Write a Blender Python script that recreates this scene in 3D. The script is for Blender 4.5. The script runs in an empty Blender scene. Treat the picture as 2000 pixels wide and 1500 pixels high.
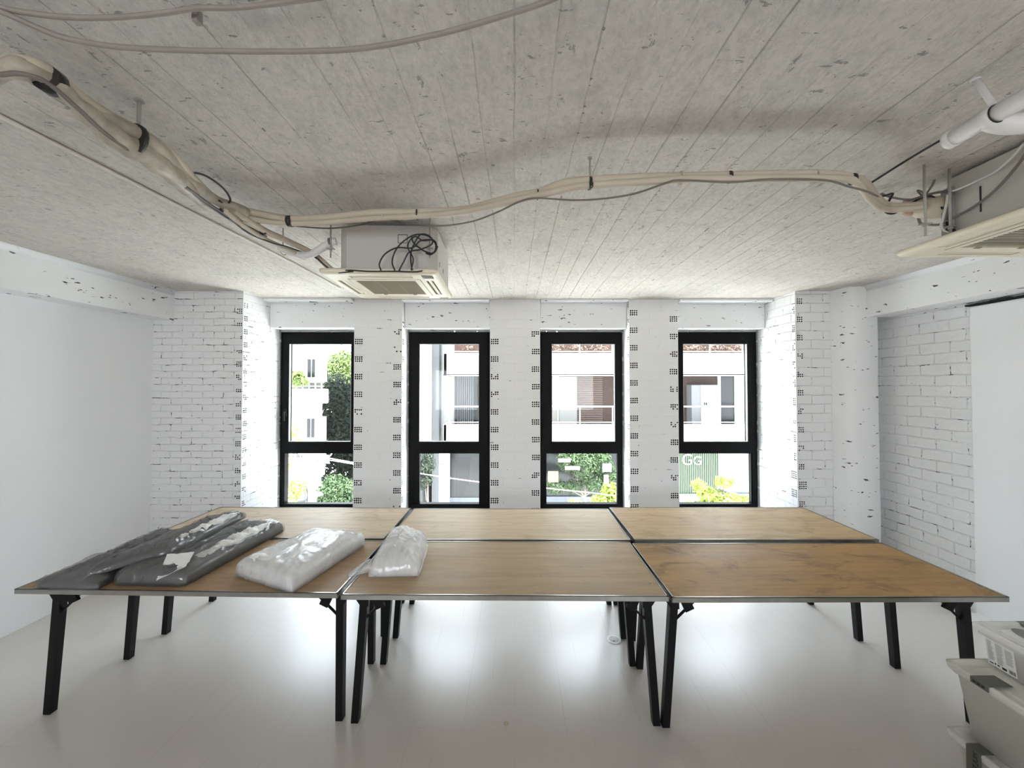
import bpy, bmesh, math, random
from mathutils import Vector, Matrix, noise
R = math.radians
random.seed(7)
sc = bpy.context.scene
col = sc.collection

# ------------------------------------------------------------------ camera
FPX, CX, CY, PITCH, EYE = 785.0, 1005.0, 737.9, R(1.1), 1.8
cam_d = bpy.data.cameras.new('camera')
cam = bpy.data.objects.new('camera', cam_d); col.objects.link(cam)
cam.location = (0, 0, EYE)
cam.rotation_euler = (R(90) + PITCH, 0, 0)
cam_d.sensor_width = 36; cam_d.lens = FPX / 2000 * 36
cam_d.shift_x = (1000 - CX) / 2000; cam_d.shift_y = (CY - 750) / 2000
cam_d.clip_start = 0.02; cam_d.clip_end = 300
sc.camera = cam

# ------------------------------------------------------------------ world, sun, exposure
SKY = 3.6
w = bpy.data.worlds.new('sky'); sc.world = w; w.use_nodes = True
nt = w.node_tree
for n in list(nt.nodes): nt.nodes.remove(n)
tc = nt.nodes.new('ShaderNodeTexCoord'); sep = nt.nodes.new('ShaderNodeSeparateXYZ')
rmp = nt.nodes.new('ShaderNodeValToRGB'); bg = nt.nodes.new('ShaderNodeBackground'); wo = nt.nodes.new('ShaderNodeOutputWorld')
nt.links.new(tc.outputs['Generated'], sep.inputs[0]); nt.links.new(sep.outputs['Z'], rmp.inputs[0])
rmp.color_ramp.elements[0].color = (0.90, 0.95, 1, 1); rmp.color_ramp.elements[1].color = (0.70, 0.84, 1, 1)
nt.links.new(rmp.outputs[0], bg.inputs[0]); nt.links.new(bg.outputs[0], wo.inputs[0])
bg.inputs[1].default_value = SKY
sun_d = bpy.data.lights.new('sun', 'SUN'); sun_d.energy = 16.5; sun_d.angle = R(1.5); sun_d.color = (1, .97, .92)
sun = bpy.data.objects.new('sun', sun_d); col.objects.link(sun)
sun.rotation_euler = (R(28), 0, R(66))          # shines on the fronts across the street, from the right
sun.location = (20, -20, 30)

def portal(name, x0, x1, z0, z1, y, facing):
    d = bpy.data.lights.new(name, 'AREA'); d.shape = 'RECTANGLE'; d.size = x1 - x0; d.size_y = z1 - z0
    d.cycles.is_portal = True
    o = bpy.data.objects.new(name, d); col.objects.link(o)
    o.location = ((x0 + x1) / 2, y, (z0 + z1) / 2); o.rotation_euler = (R(90) * facing, 0, 0)
    return o
WIN = [(-2.75, -1.784), (-1.25, -.273), (.284, 1.273), (1.818, 2.845)]
for a, b in WIN: portal('window_portal', a, b, .35, 2.44, 4.87, -1)
REAR = [(-2.6, -1.2), (1.2, 2.6)]  # unseen openings, added to brighten the room from behind the camera
for a, b in REAR: portal('added_opening_portal', a, b, 1.0, 2.3, -3.72, 1)
sc.view_settings.view_transform = 'Standard'; sc.view_settings.look = 'None'
sc.view_settings.gamma = 1; sc.view_settings.use_curve_mapping = False
sc.view_settings.exposure = 2.0
cy = sc.cycles
cy.max_bounces = 12; cy.diffuse_bounces = 8; cy.glossy_bounces = 4; cy.transparent_max_bounces = 24
cy.transmission_bounces = 6; cy.sample_clamp_indirect = 12; cy.caustics_reflective = False; cy.caustics_refractive = False
cy.use_denoising = True

# ------------------------------------------------------------------ helpers
def at(px, py, z=None, y=None, x=None):
    """point seen at a photo pixel, on a given real plane"""
    u = (px - CX) / FPX; v = (CY - py) / FPX
    d = Vector((u, math.cos(PITCH) - v * math.sin(PITCH), math.sin(PITCH) + v * math.cos(PITCH)))
    t = (z - EYE) / d.z if z is not None else (y / d.y if y is not None else x / d.x)
    return d * t + Vector((0, 0, EYE))

def tag(o, label=None, cat=None, group=None, kind=None):
    if label: o['label'] = label
    if cat: o['category'] = cat
    if group: o['group'] = group
    if kind: o['kind'] = kind
    return o

def uvproj(me):
    uv = me.uv_layers.new(name='UVMap')
    for p in me.polygons:
        n = p.normal
        ax = max(range(3), key=lambda i: abs(n[i]))
        for li in p.loop_indices:
            c = me.vertices[me.loops[li].vertex_index].co
            uv.data[li].uv = (c.y, c.z) if ax == 0 else ((c.x, c.z) if ax == 1 else (c.x, c.y))

def link(name, bm, mat, parent=None, world=True, smooth=False, uv=True, recalc=True):
    """ONE mesh object out of a bmesh; world=True: coordinates are world ones, parent's place is taken off"""
    if recalc: bmesh.ops.recalc_face_normals(bm, faces=bm.faces[:])
    me = bpy.data.meshes.new(name)
    bm.to_mesh(me); bm.free()
    o = bpy.data.objects.new(name, me); col.objects.link(o)
    for m in (mat if isinstance(mat, (list, tuple)) else [mat]): me.materials.append(m)
    if uv: uvproj(me)
    if parent:
        o.parent = parent
        if world:
            off = Vector(parent.location)
            pp = parent.parent
            while pp: off += Vector(pp.location); pp = pp.parent
            me.transform(Matrix.Translation(-off))
    elif world and len(me.vertices):
        # put the origin at the base centre of the mesh
        xs = [v.co for v in me.vertices]
        b = Vector((sum(v.x for v in xs) / len(xs), sum(v.y for v in xs) / len(xs), min(v.z for v in xs)))
        me.transform(Matrix.Translation(-b)); o.location = b
    if smooth:
        for p in me.polygons: p.use_smooth = True
    return o

def empty(name, loc, rz=0, **kw):
    o = bpy.data.objects.new(name, None); col.objects.link(o)
    o.location = loc; o.rotation_euler = (0, 0, rz); o.empty_display_size = .1
    return tag(o, **kw)

def copy_tree(o, parent=None):
    c = o.copy(); col.objects.link(c); c.parent = parent
    for ch in [k for k in bpy.data.objects if k.parent == o]: copy_tree(ch, c)
    return c

def box(bm, x0, x1, y0, y1, z0, z1, bev=0, seg=2, mi=0, M=None):
    r = bmesh.ops.create_cube(bm, size=1, matrix=Matrix.Translation(((x0 + x1) / 2, (y0 + y1) / 2, (z0 + z1) / 2)) @ Matrix.Diagonal((abs(x1 - x0), abs(y1 - y0), abs(z1 - z0), 1)))
    vs = r['verts']
    fs = set(f for v in vs for f in v.link_faces)
    for f in fs: f.material_index = mi
    if bev:
        es = list(set(e for v in vs for e in v.link_edges))
        rr = bmesh.ops.bevel(bm, geom=es, offset=bev, segments=seg, affect='EDGES', profile=.5)
        vs = list(set(v for f in rr['faces'] for v in f.verts) | set(v for v in vs if v.is_valid))
    if M is not None: bmesh.ops.transform(bm, matrix=M, verts=vs)
    return vs

def quad(bm, pts, mi=0):
    f = bm.faces.new([bm.verts.new(p) for p in pts]); f.material_index = mi; return f

def smooth_path(pts, n=6):
    pts = [Vector(p) for p in pts]
    if len(pts) < 3: 
        return [pts[0].lerp(pts[1], i / n) for i in range(n + 1)]
    P = [pts[0] * 2 - pts[1]] + pts + [pts[-1] * 2 - pts[-2]]
    out = []
    for i in range(1, len(P) - 2):
        a, b, c, d = P[i - 1], P[i], P[i + 1], P[i + 2]
        for k in range(n):
            t = k / n
            out.append(.5 * ((2 * b) + (c - a) * t + (2 * a - 5 * b + 4 * c - d) * t * t + (3 * b - a - 3 * c + d) * t ** 3))
    out.append(pts[-1]); return out

def tube(bm, pts, r, n=6, seg=10, rad=None, caps=True, smooth=True, mi=0):
    path = smooth_path(pts, n) if smooth else [Vector(p) for p in pts]
    L = len(path)
    up = None; rings = []
    for i, p in enumerate(path):
        t = (path[min(i + 1, L - 1)] - path[max(i - 1, 0)])
        if t.length < 1e-9: t = Vector((0, 0, 1))
        t.normalize()
        if up is None:
            up = t.orthogonal().normalized()
        else:
            up = (up - t * up.dot(t))
            up = up.normalized() if up.length > 1e-6 else t.orthogonal().normalized()
        s = t.cross(up)
        rr = rad(i / max(1, L - 1)) if rad else r
        rings.append([bm.verts.new(p + (up * math.cos(a) + s * math.sin(a)) * rr) for a in [2 * math.pi * k / seg for k in range(seg)]])
    for a, b in zip(rings, rings[1:]):
        for k in range(seg):
            f = bm.faces.new((a[k], a[(k + 1) % seg], b[(k + 1) % seg], b[k])); f.material_index = mi; f.smooth = True
    if caps:
        for rg in (rings[0][::-1], rings[-1]):
            f = bm.faces.new(rg); f.material_index = mi

def cyl(bm, p, r, z0, z1, seg=20, r2=None, mi=0):
    r2 = r if r2 is None else r2
    a = [bm.verts.new((p[0] + r * math.cos(2 * math.pi * k / seg), p[1] + r * math.sin(2 * math.pi * k / seg), z0)) for k in range(seg)]
    b = [bm.verts.new((p[0] + r2 * math.cos(2 * math.pi * k / seg), p[1] + r2 * math.sin(2 * math.pi * k / seg), z1)) for k in range(seg)]
    for k in range(seg): bm.faces.new((a[k], a[(k + 1) % seg], b[(k + 1) % seg], b[k])).material_index = mi
    bm.faces.new(a[::-1]).material_index = mi; bm.faces.new(b).material_index = mi

NB = bmesh.new
def boxobj(name, dims, mat, parent=None, bev=0, **k):
    bm = NB(); box(bm, *dims, bev=bev); return link(name, bm, mat, parent, **k)

# ------------------------------------------------------------------ materials
def mat(name):
    m = bpy.data.materials.new(name); m.use_nodes = True
    t = m.node_tree; b = t.nodes['Principled BSDF']
    return m, t, b
class N:
    def __init__(s, t): s.t = t
    def n(s, typ, **k):
        x = s.t.nodes.new('ShaderNode' + typ)
        for a, v in k.items(): setattr(x, a, v)
        return x
    def l(s, a, b): s.t.links.new(a, b)
    def math(s, op, a, b=None, clamp=False):
        x = s.n('Math', operation=op); x.use_clamp = clamp
        for i, v in enumerate((a, b)):
            if v is None: continue
            if isinstance(v, (int, float)): x.inputs[i].default_value = v
            else: s.l(v, x.inputs[i])
        return x.outputs[0]
    def noise(s, vec, scale, detail=4, rough=.6, dist=0):
        x = s.n('TexNoise'); x.inputs['Scale'].default_value = scale; x.inputs['Detail'].default_value = detail
        x.inputs['Roughness'].default_value = rough; x.inputs['Distortion'].default_value = dist
        s.l(vec, x.inputs['Vector']); return x.outputs['Fac']
    def mapping(s, vec, scale=(1, 1, 1), loc=(0, 0, 0), rot=(0, 0, 0)):
        x = s.n('Mapping'); x.inputs['Scale'].default_value = scale; x.inputs['Location'].default_value = loc; x.inputs['Rotation'].default_value = rot
        s.l(vec, x.inputs['Vector']); return x.outputs[0]
    def ramp(s, fac, stops, interp='LINEAR'):
        x = s.n('ValToRGB'); cr = x.color_ramp; cr.interpolation = interp
        while len(cr.elements) < len(stops): cr.elements.new(.5)
        for e, (p, c) in zip(cr.elements, stops):
            e.position = p; e.color = (c, c, c, 1) if isinstance(c, (int, float)) else (*c, 1)
        s.l(fac, x.inputs[0]); return x.outputs[0]
    def mix(s, fac, a, b, blend='MIX'):
        x = s.n('Mix', data_type='RGBA', blend_type=blend)
        for sock, v in ((x.inputs[0], fac), (x.inputs[6], a), (x.inputs[7], b)):
            if isinstance(v, (int, float)): sock.default_value = v
            elif isinstance(v, tuple): sock.default_value = (*v, 1)
            else: s.l(v, sock)
        return x.outputs[2]
    def bump(s, h, strength, dist, b, normal=None):
        x = s.n('Bump'); x.inputs['Strength'].default_value = strength; x.inputs['Distance'].default_value = dist
        s.l(h, x.inputs['Height'])
        if normal: s.l(normal, x.inputs['Normal'])
        if b: s.l(x.outputs[0], b.inputs['Normal'])
        return x.outputs[0]

def plain(name, c, rough=.5, metal=0, spec=.5, nscale=0, namt=.08, bump=0, coat=0):
    m, t, b = mat(name); g = N(t)
    b.inputs['Base Color'].default_value = (*c, 1); b.inputs['Roughness'].default_value = rough
    b.inputs['Metallic'].default_value = metal; b.inputs['Specular IOR Level'].default_value = spec
    b.inputs['Coat Weight'].default_value = coat
    if nscale:
        o = g.n('TexCoord').outputs['Object']
        f = g.noise(o, nscale)
        g.l(g.mix(f, tuple(x * (1 - namt * 2) for x in c), tuple(min(1, x * (1 + namt)) for x in c)), b.inputs['Base Color'])
        if bump: g.bump(f, .5, bump, b)
    return m

def brick_mat(name, course, width, voff=0, uoff=0, strength=1.0, gaps=.5, c=(.80, .81, .82)):
    m, t, b = mat(name); g = N(t)
    uv = g.n('TexCoord').outputs['UV']
    wob = g.n('TexNoise'); wob.inputs['Scale'].default_value = 7; g.l(uv, wob.inputs['Vector'])
    vm = g.n('VectorMath', operation='MULTIPLY_ADD'); g.l(wob.outputs['Color'], vm.inputs[0]); vm.inputs[1].default_value = (.022, .022, 0); g.l(uv, vm.inputs[2])
    mp = g.mapping(vm.outputs[0], loc=(-uoff - .011, -voff - .011, 0))
    bt = g.n('TexBrick'); bt.inputs['Scale'].default_value = 1
    bt.inputs['Brick Width'].default_value = width; bt.inputs['Row Height'].default_value = course
    bt.inputs['Mortar Size'].default_value = .006; bt.inputs['Mortar Smooth'].default_value = .6; bt.inputs['Bias'].default_value = 0
    g.l(mp, bt.inputs['Vector']); mort = bt.outputs['Fac']
    n1 = g.noise(uv, 13, 5, .65); n2 = g.noise(uv, 60, 4, .7); n3 = g.noise(uv, 3.2, 3, .6)
    # open mortar gaps: thin irregular slits on the joints, their shadow painted dark
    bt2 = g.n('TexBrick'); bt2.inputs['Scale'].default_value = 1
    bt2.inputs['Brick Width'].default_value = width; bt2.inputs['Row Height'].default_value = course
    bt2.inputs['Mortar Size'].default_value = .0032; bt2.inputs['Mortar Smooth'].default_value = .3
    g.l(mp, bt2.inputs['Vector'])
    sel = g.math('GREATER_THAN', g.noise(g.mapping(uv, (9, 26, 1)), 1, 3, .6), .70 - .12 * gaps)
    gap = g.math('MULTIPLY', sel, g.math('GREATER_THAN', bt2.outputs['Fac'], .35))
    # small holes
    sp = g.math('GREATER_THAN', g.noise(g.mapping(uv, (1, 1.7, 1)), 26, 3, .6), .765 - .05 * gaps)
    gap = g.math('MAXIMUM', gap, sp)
    hair = g.math('MULTIPLY', g.ramp(n1, [(.52, 0), (.6, 1)]), g.math('MULTIPLY', bt2.outputs['Fac'], .16 * strength))
    colr = g.mix(n3, tuple(x * .97 for x in c), c)
    colr = g.mix(hair, colr, (.35, .35, .35))
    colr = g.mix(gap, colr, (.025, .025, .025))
    g.l(colr, b.inputs['Base Color']); b.inputs['Roughness'].default_value = .6
    h = g.math('ADD', g.math('MULTIPLY', g.math('MULTIPLY', mort, g.ramp(n3, [(.35, .25), (.6, 1)])), -.62), g.math('ADD', g.math('MULTIPLY', n1, .8), g.math('MULTIPLY', n2, .35)))
    h = g.math('SUBTRACT', h, g.math('MULTIPLY', gap, 1.2))
    g.bump(h, .75 * strength, .008, b)
    return m

def plaster_mat(name, c, scale=6, bump=.002, dirt=0.0):
    m, t, b = mat(name); g = N(t); o = g.n('TexCoord').outputs['Object']
    n1 = g.noise(o, scale, 5, .55); n2 = g.noise(o, 50, 3, .6)
    cc = g.mix(n1, tuple(x * .97 for x in c), c)
    if dirt:
        sp = g.math('GREATER_THAN', g.noise(g.mapping(o, (10, 10, 34)), 1, 3, .6), .70 - dirt * .05)
        cc = g.mix(sp, cc, (.05, .05, .05))
    g.l(cc, b.inputs['Base Color']); b.inputs['Roughness'].default_value = .55
    g.bump(g.math('ADD', n1, g.math('MULTIPLY', n2, .2)), .5, bump, b)
    return m

def ceiling_mat():
    m, t, b = mat('board formed painted concrete'); g = N(t); o = g.n('TexCoord').outputs['Object']
    wob = g.n('TexNoise'); wob.inputs['Scale'].default_value = 2.2; wob.inputs['Detail'].default_value = 4; g.l(o, wob.inputs['Vector'])
    sp = g.n('SeparateXYZ'); g.l(o, sp.inputs[0])
    x = g.math('ADD', sp.outputs[0], g.math('MULTIPLY', g.math('SUBTRACT', wob.outputs['Fac'], .5), .012))
    bx = g.math('DIVIDE', x, .118)
    fr = g.math('FRACT', bx); idx = g.math('FLOOR', bx)
    wn = g.n('TexWhiteNoise', noise_dimensions='1D'); g.l(idx, wn.inputs['W'])
    edge = g.math('SUBTRACT', 1, g.math('MULTIPLY', g.math('MINIMUM', fr, g.math('SUBTRACT', 1, fr)), 34), clamp=True)   # 1 on the joint
    edge = g.math('MAXIMUM', edge, 0)
    n_s = g.noise(g.mapping(o, (3, .7, 1)), 3, 5, .6)          # long streaks
    n_m = g.noise(o, 9, 7, .7, .6); n_f = g.noise(g.mapping(o, (1, .6, 1)), 48, 6, .75); n_l = g.noise(o, .9, 4, .55)
    worley = g.n('TexVoronoi'); worley.inputs['Scale'].default_value = 30; worley.inputs['Randomness'].default_value = 1; g.l(o, worley.inputs['Vector'])
    pits = g.math('MULTIPLY', g.math('LESS_THAN', worley.outputs['Distance'], .2), g.math('GREATER_THAN', n_m, .60))
    pit2 = g.math('GREATER_THAN', g.noise(g.mapping(o, (1, .5, 1)), 15, 5, .72), .66)
    pit3 = g.math('GREATER_THAN', g.noise(g.mapping(o, (.55, 1.3, 1)), 26, 4, .7), .655)
    base = g.mix(n_l, (.69, .635, .56), (.83, .79, .73))
    base = g.mix(g.math('MULTIPLY', g.ramp(g.noise(o, 1.7, 5, .6), [(.5, 0), (.7, 1)]), .35), base, (.60, .61, .57))
    base = g.mix(g.math('MULTIPLY', g.ramp(g.noise(g.mapping(o, loc=(5, 3, 0)), 1.3, 4, .6), [(.5, 0), (.68, 1)]), .35), base, (.76, .70, .66))
    base = g.mix(g.math('MULTIPLY', g.ramp(n_f, [(.42, 0), (.68, 1)]), .5), base, (.42, .41, .38))
    base = g.mix(g.math('MULTIPLY', g.ramp(g.noise(g.mapping(o, (1.5, .8, 1), (7, 2, 0)), 5.5, 8, .75, .5), [(.5, 0), (.66, 1)]), .42), base, (.44, .42, .385))
    keep = g.ramp(g.noise(g.mapping(o, (1, .5, 1)), 5, 4, .6), [(.42, 0), (.6, 1)])
    crk = g.math('MULTIPLY', g.math('MULTIPLY', g.ramp(edge, [(.55, 0), (.85, 1)]), keep), .22)
    base = g.mix(crk, base, (.34, .32, .29))
    # a few boards left open gaps, black and ragged
    rag = g.math('MULTIPLY', g.math('GREATER_THAN', wn.outputs['Value'], .80), g.math('GREATER_THAN', g.noise(g.mapping(o, (3, 9, 1)), 3, 4, .7), .60))
    rag = g.math('MULTIPLY', rag, g.math('GREATER_THAN', g.math('SUBTRACT', 1, g.math('MULTIPLY', fr, 16)), .0))
    base = g.mix(g.math('MAXIMUM', g.math('MULTIPLY', rag, .75), g.math('MAXIMUM', g.math('MULTIPLY', pit2, .55), g.math('MAXIMUM', g.math('MULTIPLY', pits, .25), g.math('MULTIPLY', pit3, .6)))), base, (.12, .115, .10))
    g.l(base, b.inputs['Base Color']); b.inputs['Roughness'].default_value = .62
    keep2 = g.ramp(g.noise(g.mapping(o, (6, .35, 1), (3, 1, 0)), 1.3, 4, .6), [(.38, .1), (.62, 1)])
    h = g.math('SUBTRACT', g.math('MULTIPLY', wn.outputs['Value'], 1.0), g.math('MULTIPLY', g.math('MULTIPLY', edge, keep2), -.75))
    h = g.math('ADD', h, g.math('MULTIPLY', n_m, 1.3)); h = g.math('ADD', h, g.math('MULTIPLY', n_f, 1.5))
    h = g.math('SUBTRACT', h, g.math('MULTIPLY', pit2, 1.5)); h = g.math('SUBTRACT', h, pits)
    g.bump(h, 1.0, .013, b)
    return m

def floor_mat():
    m, t, b = mat('grey white painted floorboards'); g = N(t); o = g.n('TexCoord').outputs['Object']
    sp = g.n('SeparateXYZ'); g.l(o, sp.inputs[0])
    bx = g.math('DIVIDE', sp.outputs[0], .135); fr = g.math('FRACT', bx); idx = g.math('FLOOR', bx)
    wn = g.n('TexWhiteNoise', noise_dimensions='1D'); g.l(idx, wn.inputs['W'])
    by = g.math('FRACT', g.math('ADD', g.math('DIVIDE', sp.outputs[1], 1.4), g.math('MULTIPLY', wn.outputs['Value'], 5)))
    e = g.math('LESS_THAN', g.math('MINIMUM', fr, g.math('SUBTRACT', 1, fr)), .009)
    e2 = g.math('LESS_THAN', by, .0016)
    keep = g.ramp(g.noise(g.mapping(o, (2.5, .5, 1)), 2, 3, .6), [(.48, 0), (.58, 1)])
    line = g.math('MULTIPLY', g.math('MAXIMUM', e, e2), keep)
    n1 = g.noise(o, 1.3, 4, .6); n2 = g.noise(o, 14, 5, .6); n3 = g.noise(g.mapping(o, (4, 1, 1)), 6, 5, .65)
    c = g.mix(n1, (.59, .555, .515), (.64, .61, .575))
    c = g.mix(g.math('MULTIPLY', g.ramp(n3, [(.4, 0), (.8, 1)]), .04), c, (.53, .50, .47))
    c = g.mix(g.math('MULTIPLY', line, .45), c, (.33, .30, .27))
    g.l(c, b.inputs['Base Color'])
    b.inputs['Roughness'].default_value = .33
    b.inputs['Specular IOR Level'].default_value = 1.0
    g.bump(g.math('SUBTRACT', g.math('ADD', g.math('MULTIPLY', n3, .15), g.math('MULTIPLY', g.noise(o, 3, 2, .5), .5)), g.math('MULTIPLY', line, .5)), .3, .0012, b)
    return m

def ply_mat(name, light, dark, stain=0, seed=0, cath=.5, rough=.38):
    m, t, b = mat(name); g = N(t); o = g.n('TexCoord').outputs['Object']
    p = g.mapping(o, (1, 5, 1), (seed * 3.1, seed * 1.7, seed))
    big = g.noise(g.mapping(o, (.7, 2.2, 1), (seed, seed * 2, 0)), 1.4, 3, .5, .4)
    ring = g.math('FRACT', g.math('MULTIPLY', big, 9)); ring = g.math('ABSOLUTE', g.math('SUBTRACT', ring, .5))
    ring = g.ramp(ring, [(.0, 1), (.16, 0)])
    fine = g.noise(g.mapping(o, (3, 60, 1), (seed, 0, 0)), 1.5, 5, .65)
    mid = g.noise(p, 2.0, 5, .6)
    c = g.mix(mid, dark, light)
    c = g.mix(g.math('MULTIPLY', ring, .5 * cath), c, tuple(x * .6 for x in dark))
    lo = g.ramp(g.noise(g.mapping(o, (.8, 14, 1), (seed * 2, 1, 0)), 1.6, 5, .6, .3), [(.42, 0), (.62, 1)])
    c = g.mix(g.math('MULTIPLY', lo, .38), c, tuple(x * .72 for x in dark))
    c = g.mix(g.math('MULTIPLY', g.ramp(fine, [(.45, 0), (.8, 1)]), .35), c, tuple(x * .6 for x in dark))
    spots = g.math('GREATER_THAN', g.noise(g.mapping(o, loc=(seed * 7, 0, 0)), 17, 3, .6), .735 - .02 * stain)
    c = g.mix(g.math('MULTIPLY', spots, .55), c, (.06, .04, .03))
    if stain:
        s1 = g.ramp(g.noise(g.mapping(o, (1, 1.8, 1), (seed, 4, 0)), 3.2, 7, .72, .8), [(.50, 0), (.66, 1)])
        c = g.mix(g.math('MULTIPLY', s1, .72 * stain), c, (.10, .055, .028))
        scr = g.math('GREATER_THAN', g.noise(g.mapping(o, (3, 22, 1), (seed, 0, 0), (0, 0, .5)), 2, 5, .75), .70)
        c = g.mix(g.math('MULTIPLY', scr, .6 * stain), c, (.09, .05, .03))
        s2 = g.ramp(g.noise(g.mapping(o, loc=(seed, 9, 0)), 2.0, 6, .7), [(.5, 0), (.8, 1)])
        c = g.mix(g.math('MULTIPLY', s2, .3 * stain), c, tuple(min(1, x * 1.35) for x in light))
    g.l(c, b.inputs['Base Color']); b.inputs['Specular IOR Level'].default_value = .13
    g.l(g.ramp(mid, [(.3, rough), (.7, rough + .14)]), b.inputs['Roughness'])
    g.bump(fine, .25, .0012, b)
    return m

def glass_mat(name, tint=(1, 1, 1), refl=.06, haze=0):
    m = bpy.data.materials.new(name); m.use_nodes = True; t = m.node_tree; g = N(t)
    for n in list(t.nodes): t.nodes.remove(n)
    out = g.n('OutputMaterial'); tr = g.n('BsdfTransparent'); tr.inputs[0].default_value = (*tint, 1)
    gl = g.n('BsdfGlossy'); gl.inputs['Roughness'].default_value = .02
    lw = g.n('LayerWeight'); lw.inputs[0].default_value = .25
    f = g.math('MINIMUM', g.math('ADD', g.math('MULTIPLY', lw.outputs['Fresnel'], .5), refl * .3), 1)
    mx = g.n('MixShader'); g.l(f, mx.inputs[0]); g.l(tr.outputs[0], mx.inputs[1]); g.l(gl.outputs[0], mx.inputs[2])
    last = mx
    if haze:
        df = g.n('BsdfDiffuse'); df.inputs[0].default_value = (.8, .8, .8, 1)
        m2 = g.n('MixShader'); m2.inputs[0].default_value = haze
        g.l(mx.outputs[0], m2.inputs[1]); g.l(df.outputs[0], m2.inputs[2]); last = m2
    g.l(last.outputs[0], out.inputs[0]); return m

def film_mat(name, milky=.25, c=(.9, .9, .92), bscale=4.5, bd=.03, fr=.42):
    m = bpy.data.materials.new(name); m.use_nodes = True; t = m.node_tree; g = N(t)
    for n in list(t.nodes): t.nodes.remove(n)
    out = g.n('OutputMaterial'); o = g.n('TexCoord').outputs['Object']
    tr = g.n('BsdfTransparent'); tr.inputs[0].default_value = (.97, .97, .97, 1)
    df = g.n('BsdfDiffuse'); df.inputs[0].default_value = (*c, 1)
    gl = g.n('BsdfGlossy'); gl.inputs['Roughness'].default_value = .16
    nz = g.noise(g.mapping(o, (2.2, .55, 1), rot=(0, 0, .5)), bscale, 3, .5, .35)
    rid = g.math('ABSOLUTE', g.math('SUBTRACT', nz, .5))
    bp = g.bump(g.math('ADD', nz, g.math('MULTIPLY', rid, -.5)), 1, bd, None)
    g.l(bp, gl.inputs['Normal']); g.l(bp, df.inputs['Normal'])
    m1 = g.n('MixShader'); cre = g.ramp(nz, [(.3, milky * .7), (.75, min(1, milky * 1.4))])
    g.l(cre, m1.inputs[0]); g.l(tr.outputs[0], m1.inputs[1]); g.l(df.outputs[0], m1.inputs[2])
    lw = g.n('LayerWeight'); lw.inputs[0].default_value = .35; g.l(bp, lw.inputs['Normal'])
    m2 = g.n('MixShader'); g.l(g.math('MINIMUM', g.math('ADD', g.math('MULTIPLY', lw.outputs['Fresnel'], fr), .04), .6), m2.inputs[0])
    g.l(m1.outputs[0], m2.inputs[1]); g.l(gl.outputs[0], m2.inputs[2]); g.l(m2.outputs[0], out.inputs[0])
    return m

def leaf_mat(name, c1, c2, scale=3):
    m, t, b = mat(name); g = N(t); o = g.n('TexCoord').outputs['Object']
    gi = g.noise(o, scale, 4, .7)
    cc = g.mix(g.ramp(gi, [(.3, 0), (.7, 1)]), c1, c2)
    g.l(cc, b.inputs['Base Color']); b.inputs['Roughness'].default_value = .6
    b.inputs['Specular IOR Level'].default_value = .25
    tl = g.n('BsdfTranslucent'); g.l(cc, tl.inputs[0]); mx = g.n('MixShader'); mx.inputs[0].default_value = .3
    out = t.nodes['Material Output']; g.l(b.outputs[0], mx.inputs[1]); g.l(tl.outputs[0], mx.inputs[2]); g.l(mx.outputs[0], out.inputs[0])
    return m

M = {}
M['ceiling'] = ceiling_mat(); M['floor'] = floor_mat()
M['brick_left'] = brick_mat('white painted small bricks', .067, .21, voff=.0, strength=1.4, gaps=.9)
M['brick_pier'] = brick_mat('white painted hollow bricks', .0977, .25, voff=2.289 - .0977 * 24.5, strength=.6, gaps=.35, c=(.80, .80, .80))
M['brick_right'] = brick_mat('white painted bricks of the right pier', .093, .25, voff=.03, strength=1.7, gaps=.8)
M['plaster'] = plaster_mat('smooth white wall paint', (.80, .81, .83), 2, .001)
M['concrete'] = plaster_mat('white painted concrete', (.80, .81, .82), 5, .005, dirt=.6)
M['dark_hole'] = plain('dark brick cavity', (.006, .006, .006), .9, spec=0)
M['gapblack'] = plain('black joint shade', (.015, .015, .015), .9)  # black stand-in for the shade inside the joint
M['frame'] = plain('black window aluminium', (.003, .003, .0035), .5, spec=.12, nscale=4, namt=.1)
M['seal'] = plain('pale glazing seal', (.45, .46, .42), .5)
M['glass'] = glass_mat('window glass', (.93, .96, .95), .05, haze=.012)
M['blackmetal'] = plain('black painted steel', (.004, .004, .0045), .45, spec=.2, nscale=30, namt=.2)
M['alu'] = plain('aluminium edge trim', (.40, .39, .36), .28, metal=1, nscale=18, namt=.15)
M['ply_fl'] = ply_mat('tan plywood', (.42, .29, .17), (.29, .19, .105), 0.15, 1, cath=.5)
M['ply_bl'] = ply_mat('pale figured plywood', (.60, .49, .36), (.50, .385, .26), 0, 2, cath=1.0)
M['ply_fm'] = ply_mat('beige plywood', (.48, .36, .23), (.38, .275, .165), .1, 3, cath=.2)
M['ply_bm'] = ply_mat('pale beige plywood', (.60, .48, .34), (.50, .385, .255), .08, 4, cath=.6)
M['ply_fr'] = ply_mat('worn stained brown plywood', (.47, .29, .12), (.31, .175, .065), 1.0, 5, cath=.2)
M['ply_br'] = ply_mat('scuffed tan plywood', (.56, .41, .24), (.44, .30, .16), .55, 6, cath=.2)
M['acwhite'] = plain('white painted sheet metal', (.52, .50, .465), .5, nscale=5, namt=.04)
M['acpanel'] = plain('yellowed cream plastic', (.78, .73, .58), .35, nscale=3, namt=.04)
M['acdark'] = plain('dark air slot', (.03, .028, .025), .7)
M['grille'] = plain('brownish dusty grille mesh', (.33, .29, .20), .6)
M['grille2'] = plain('cream grille slats', (.62, .57, .43), .5)
M['insul'] = plain('cream pipe insulation', (.52, .455, .36), .6, nscale=9, namt=.1, bump=.003)
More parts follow.
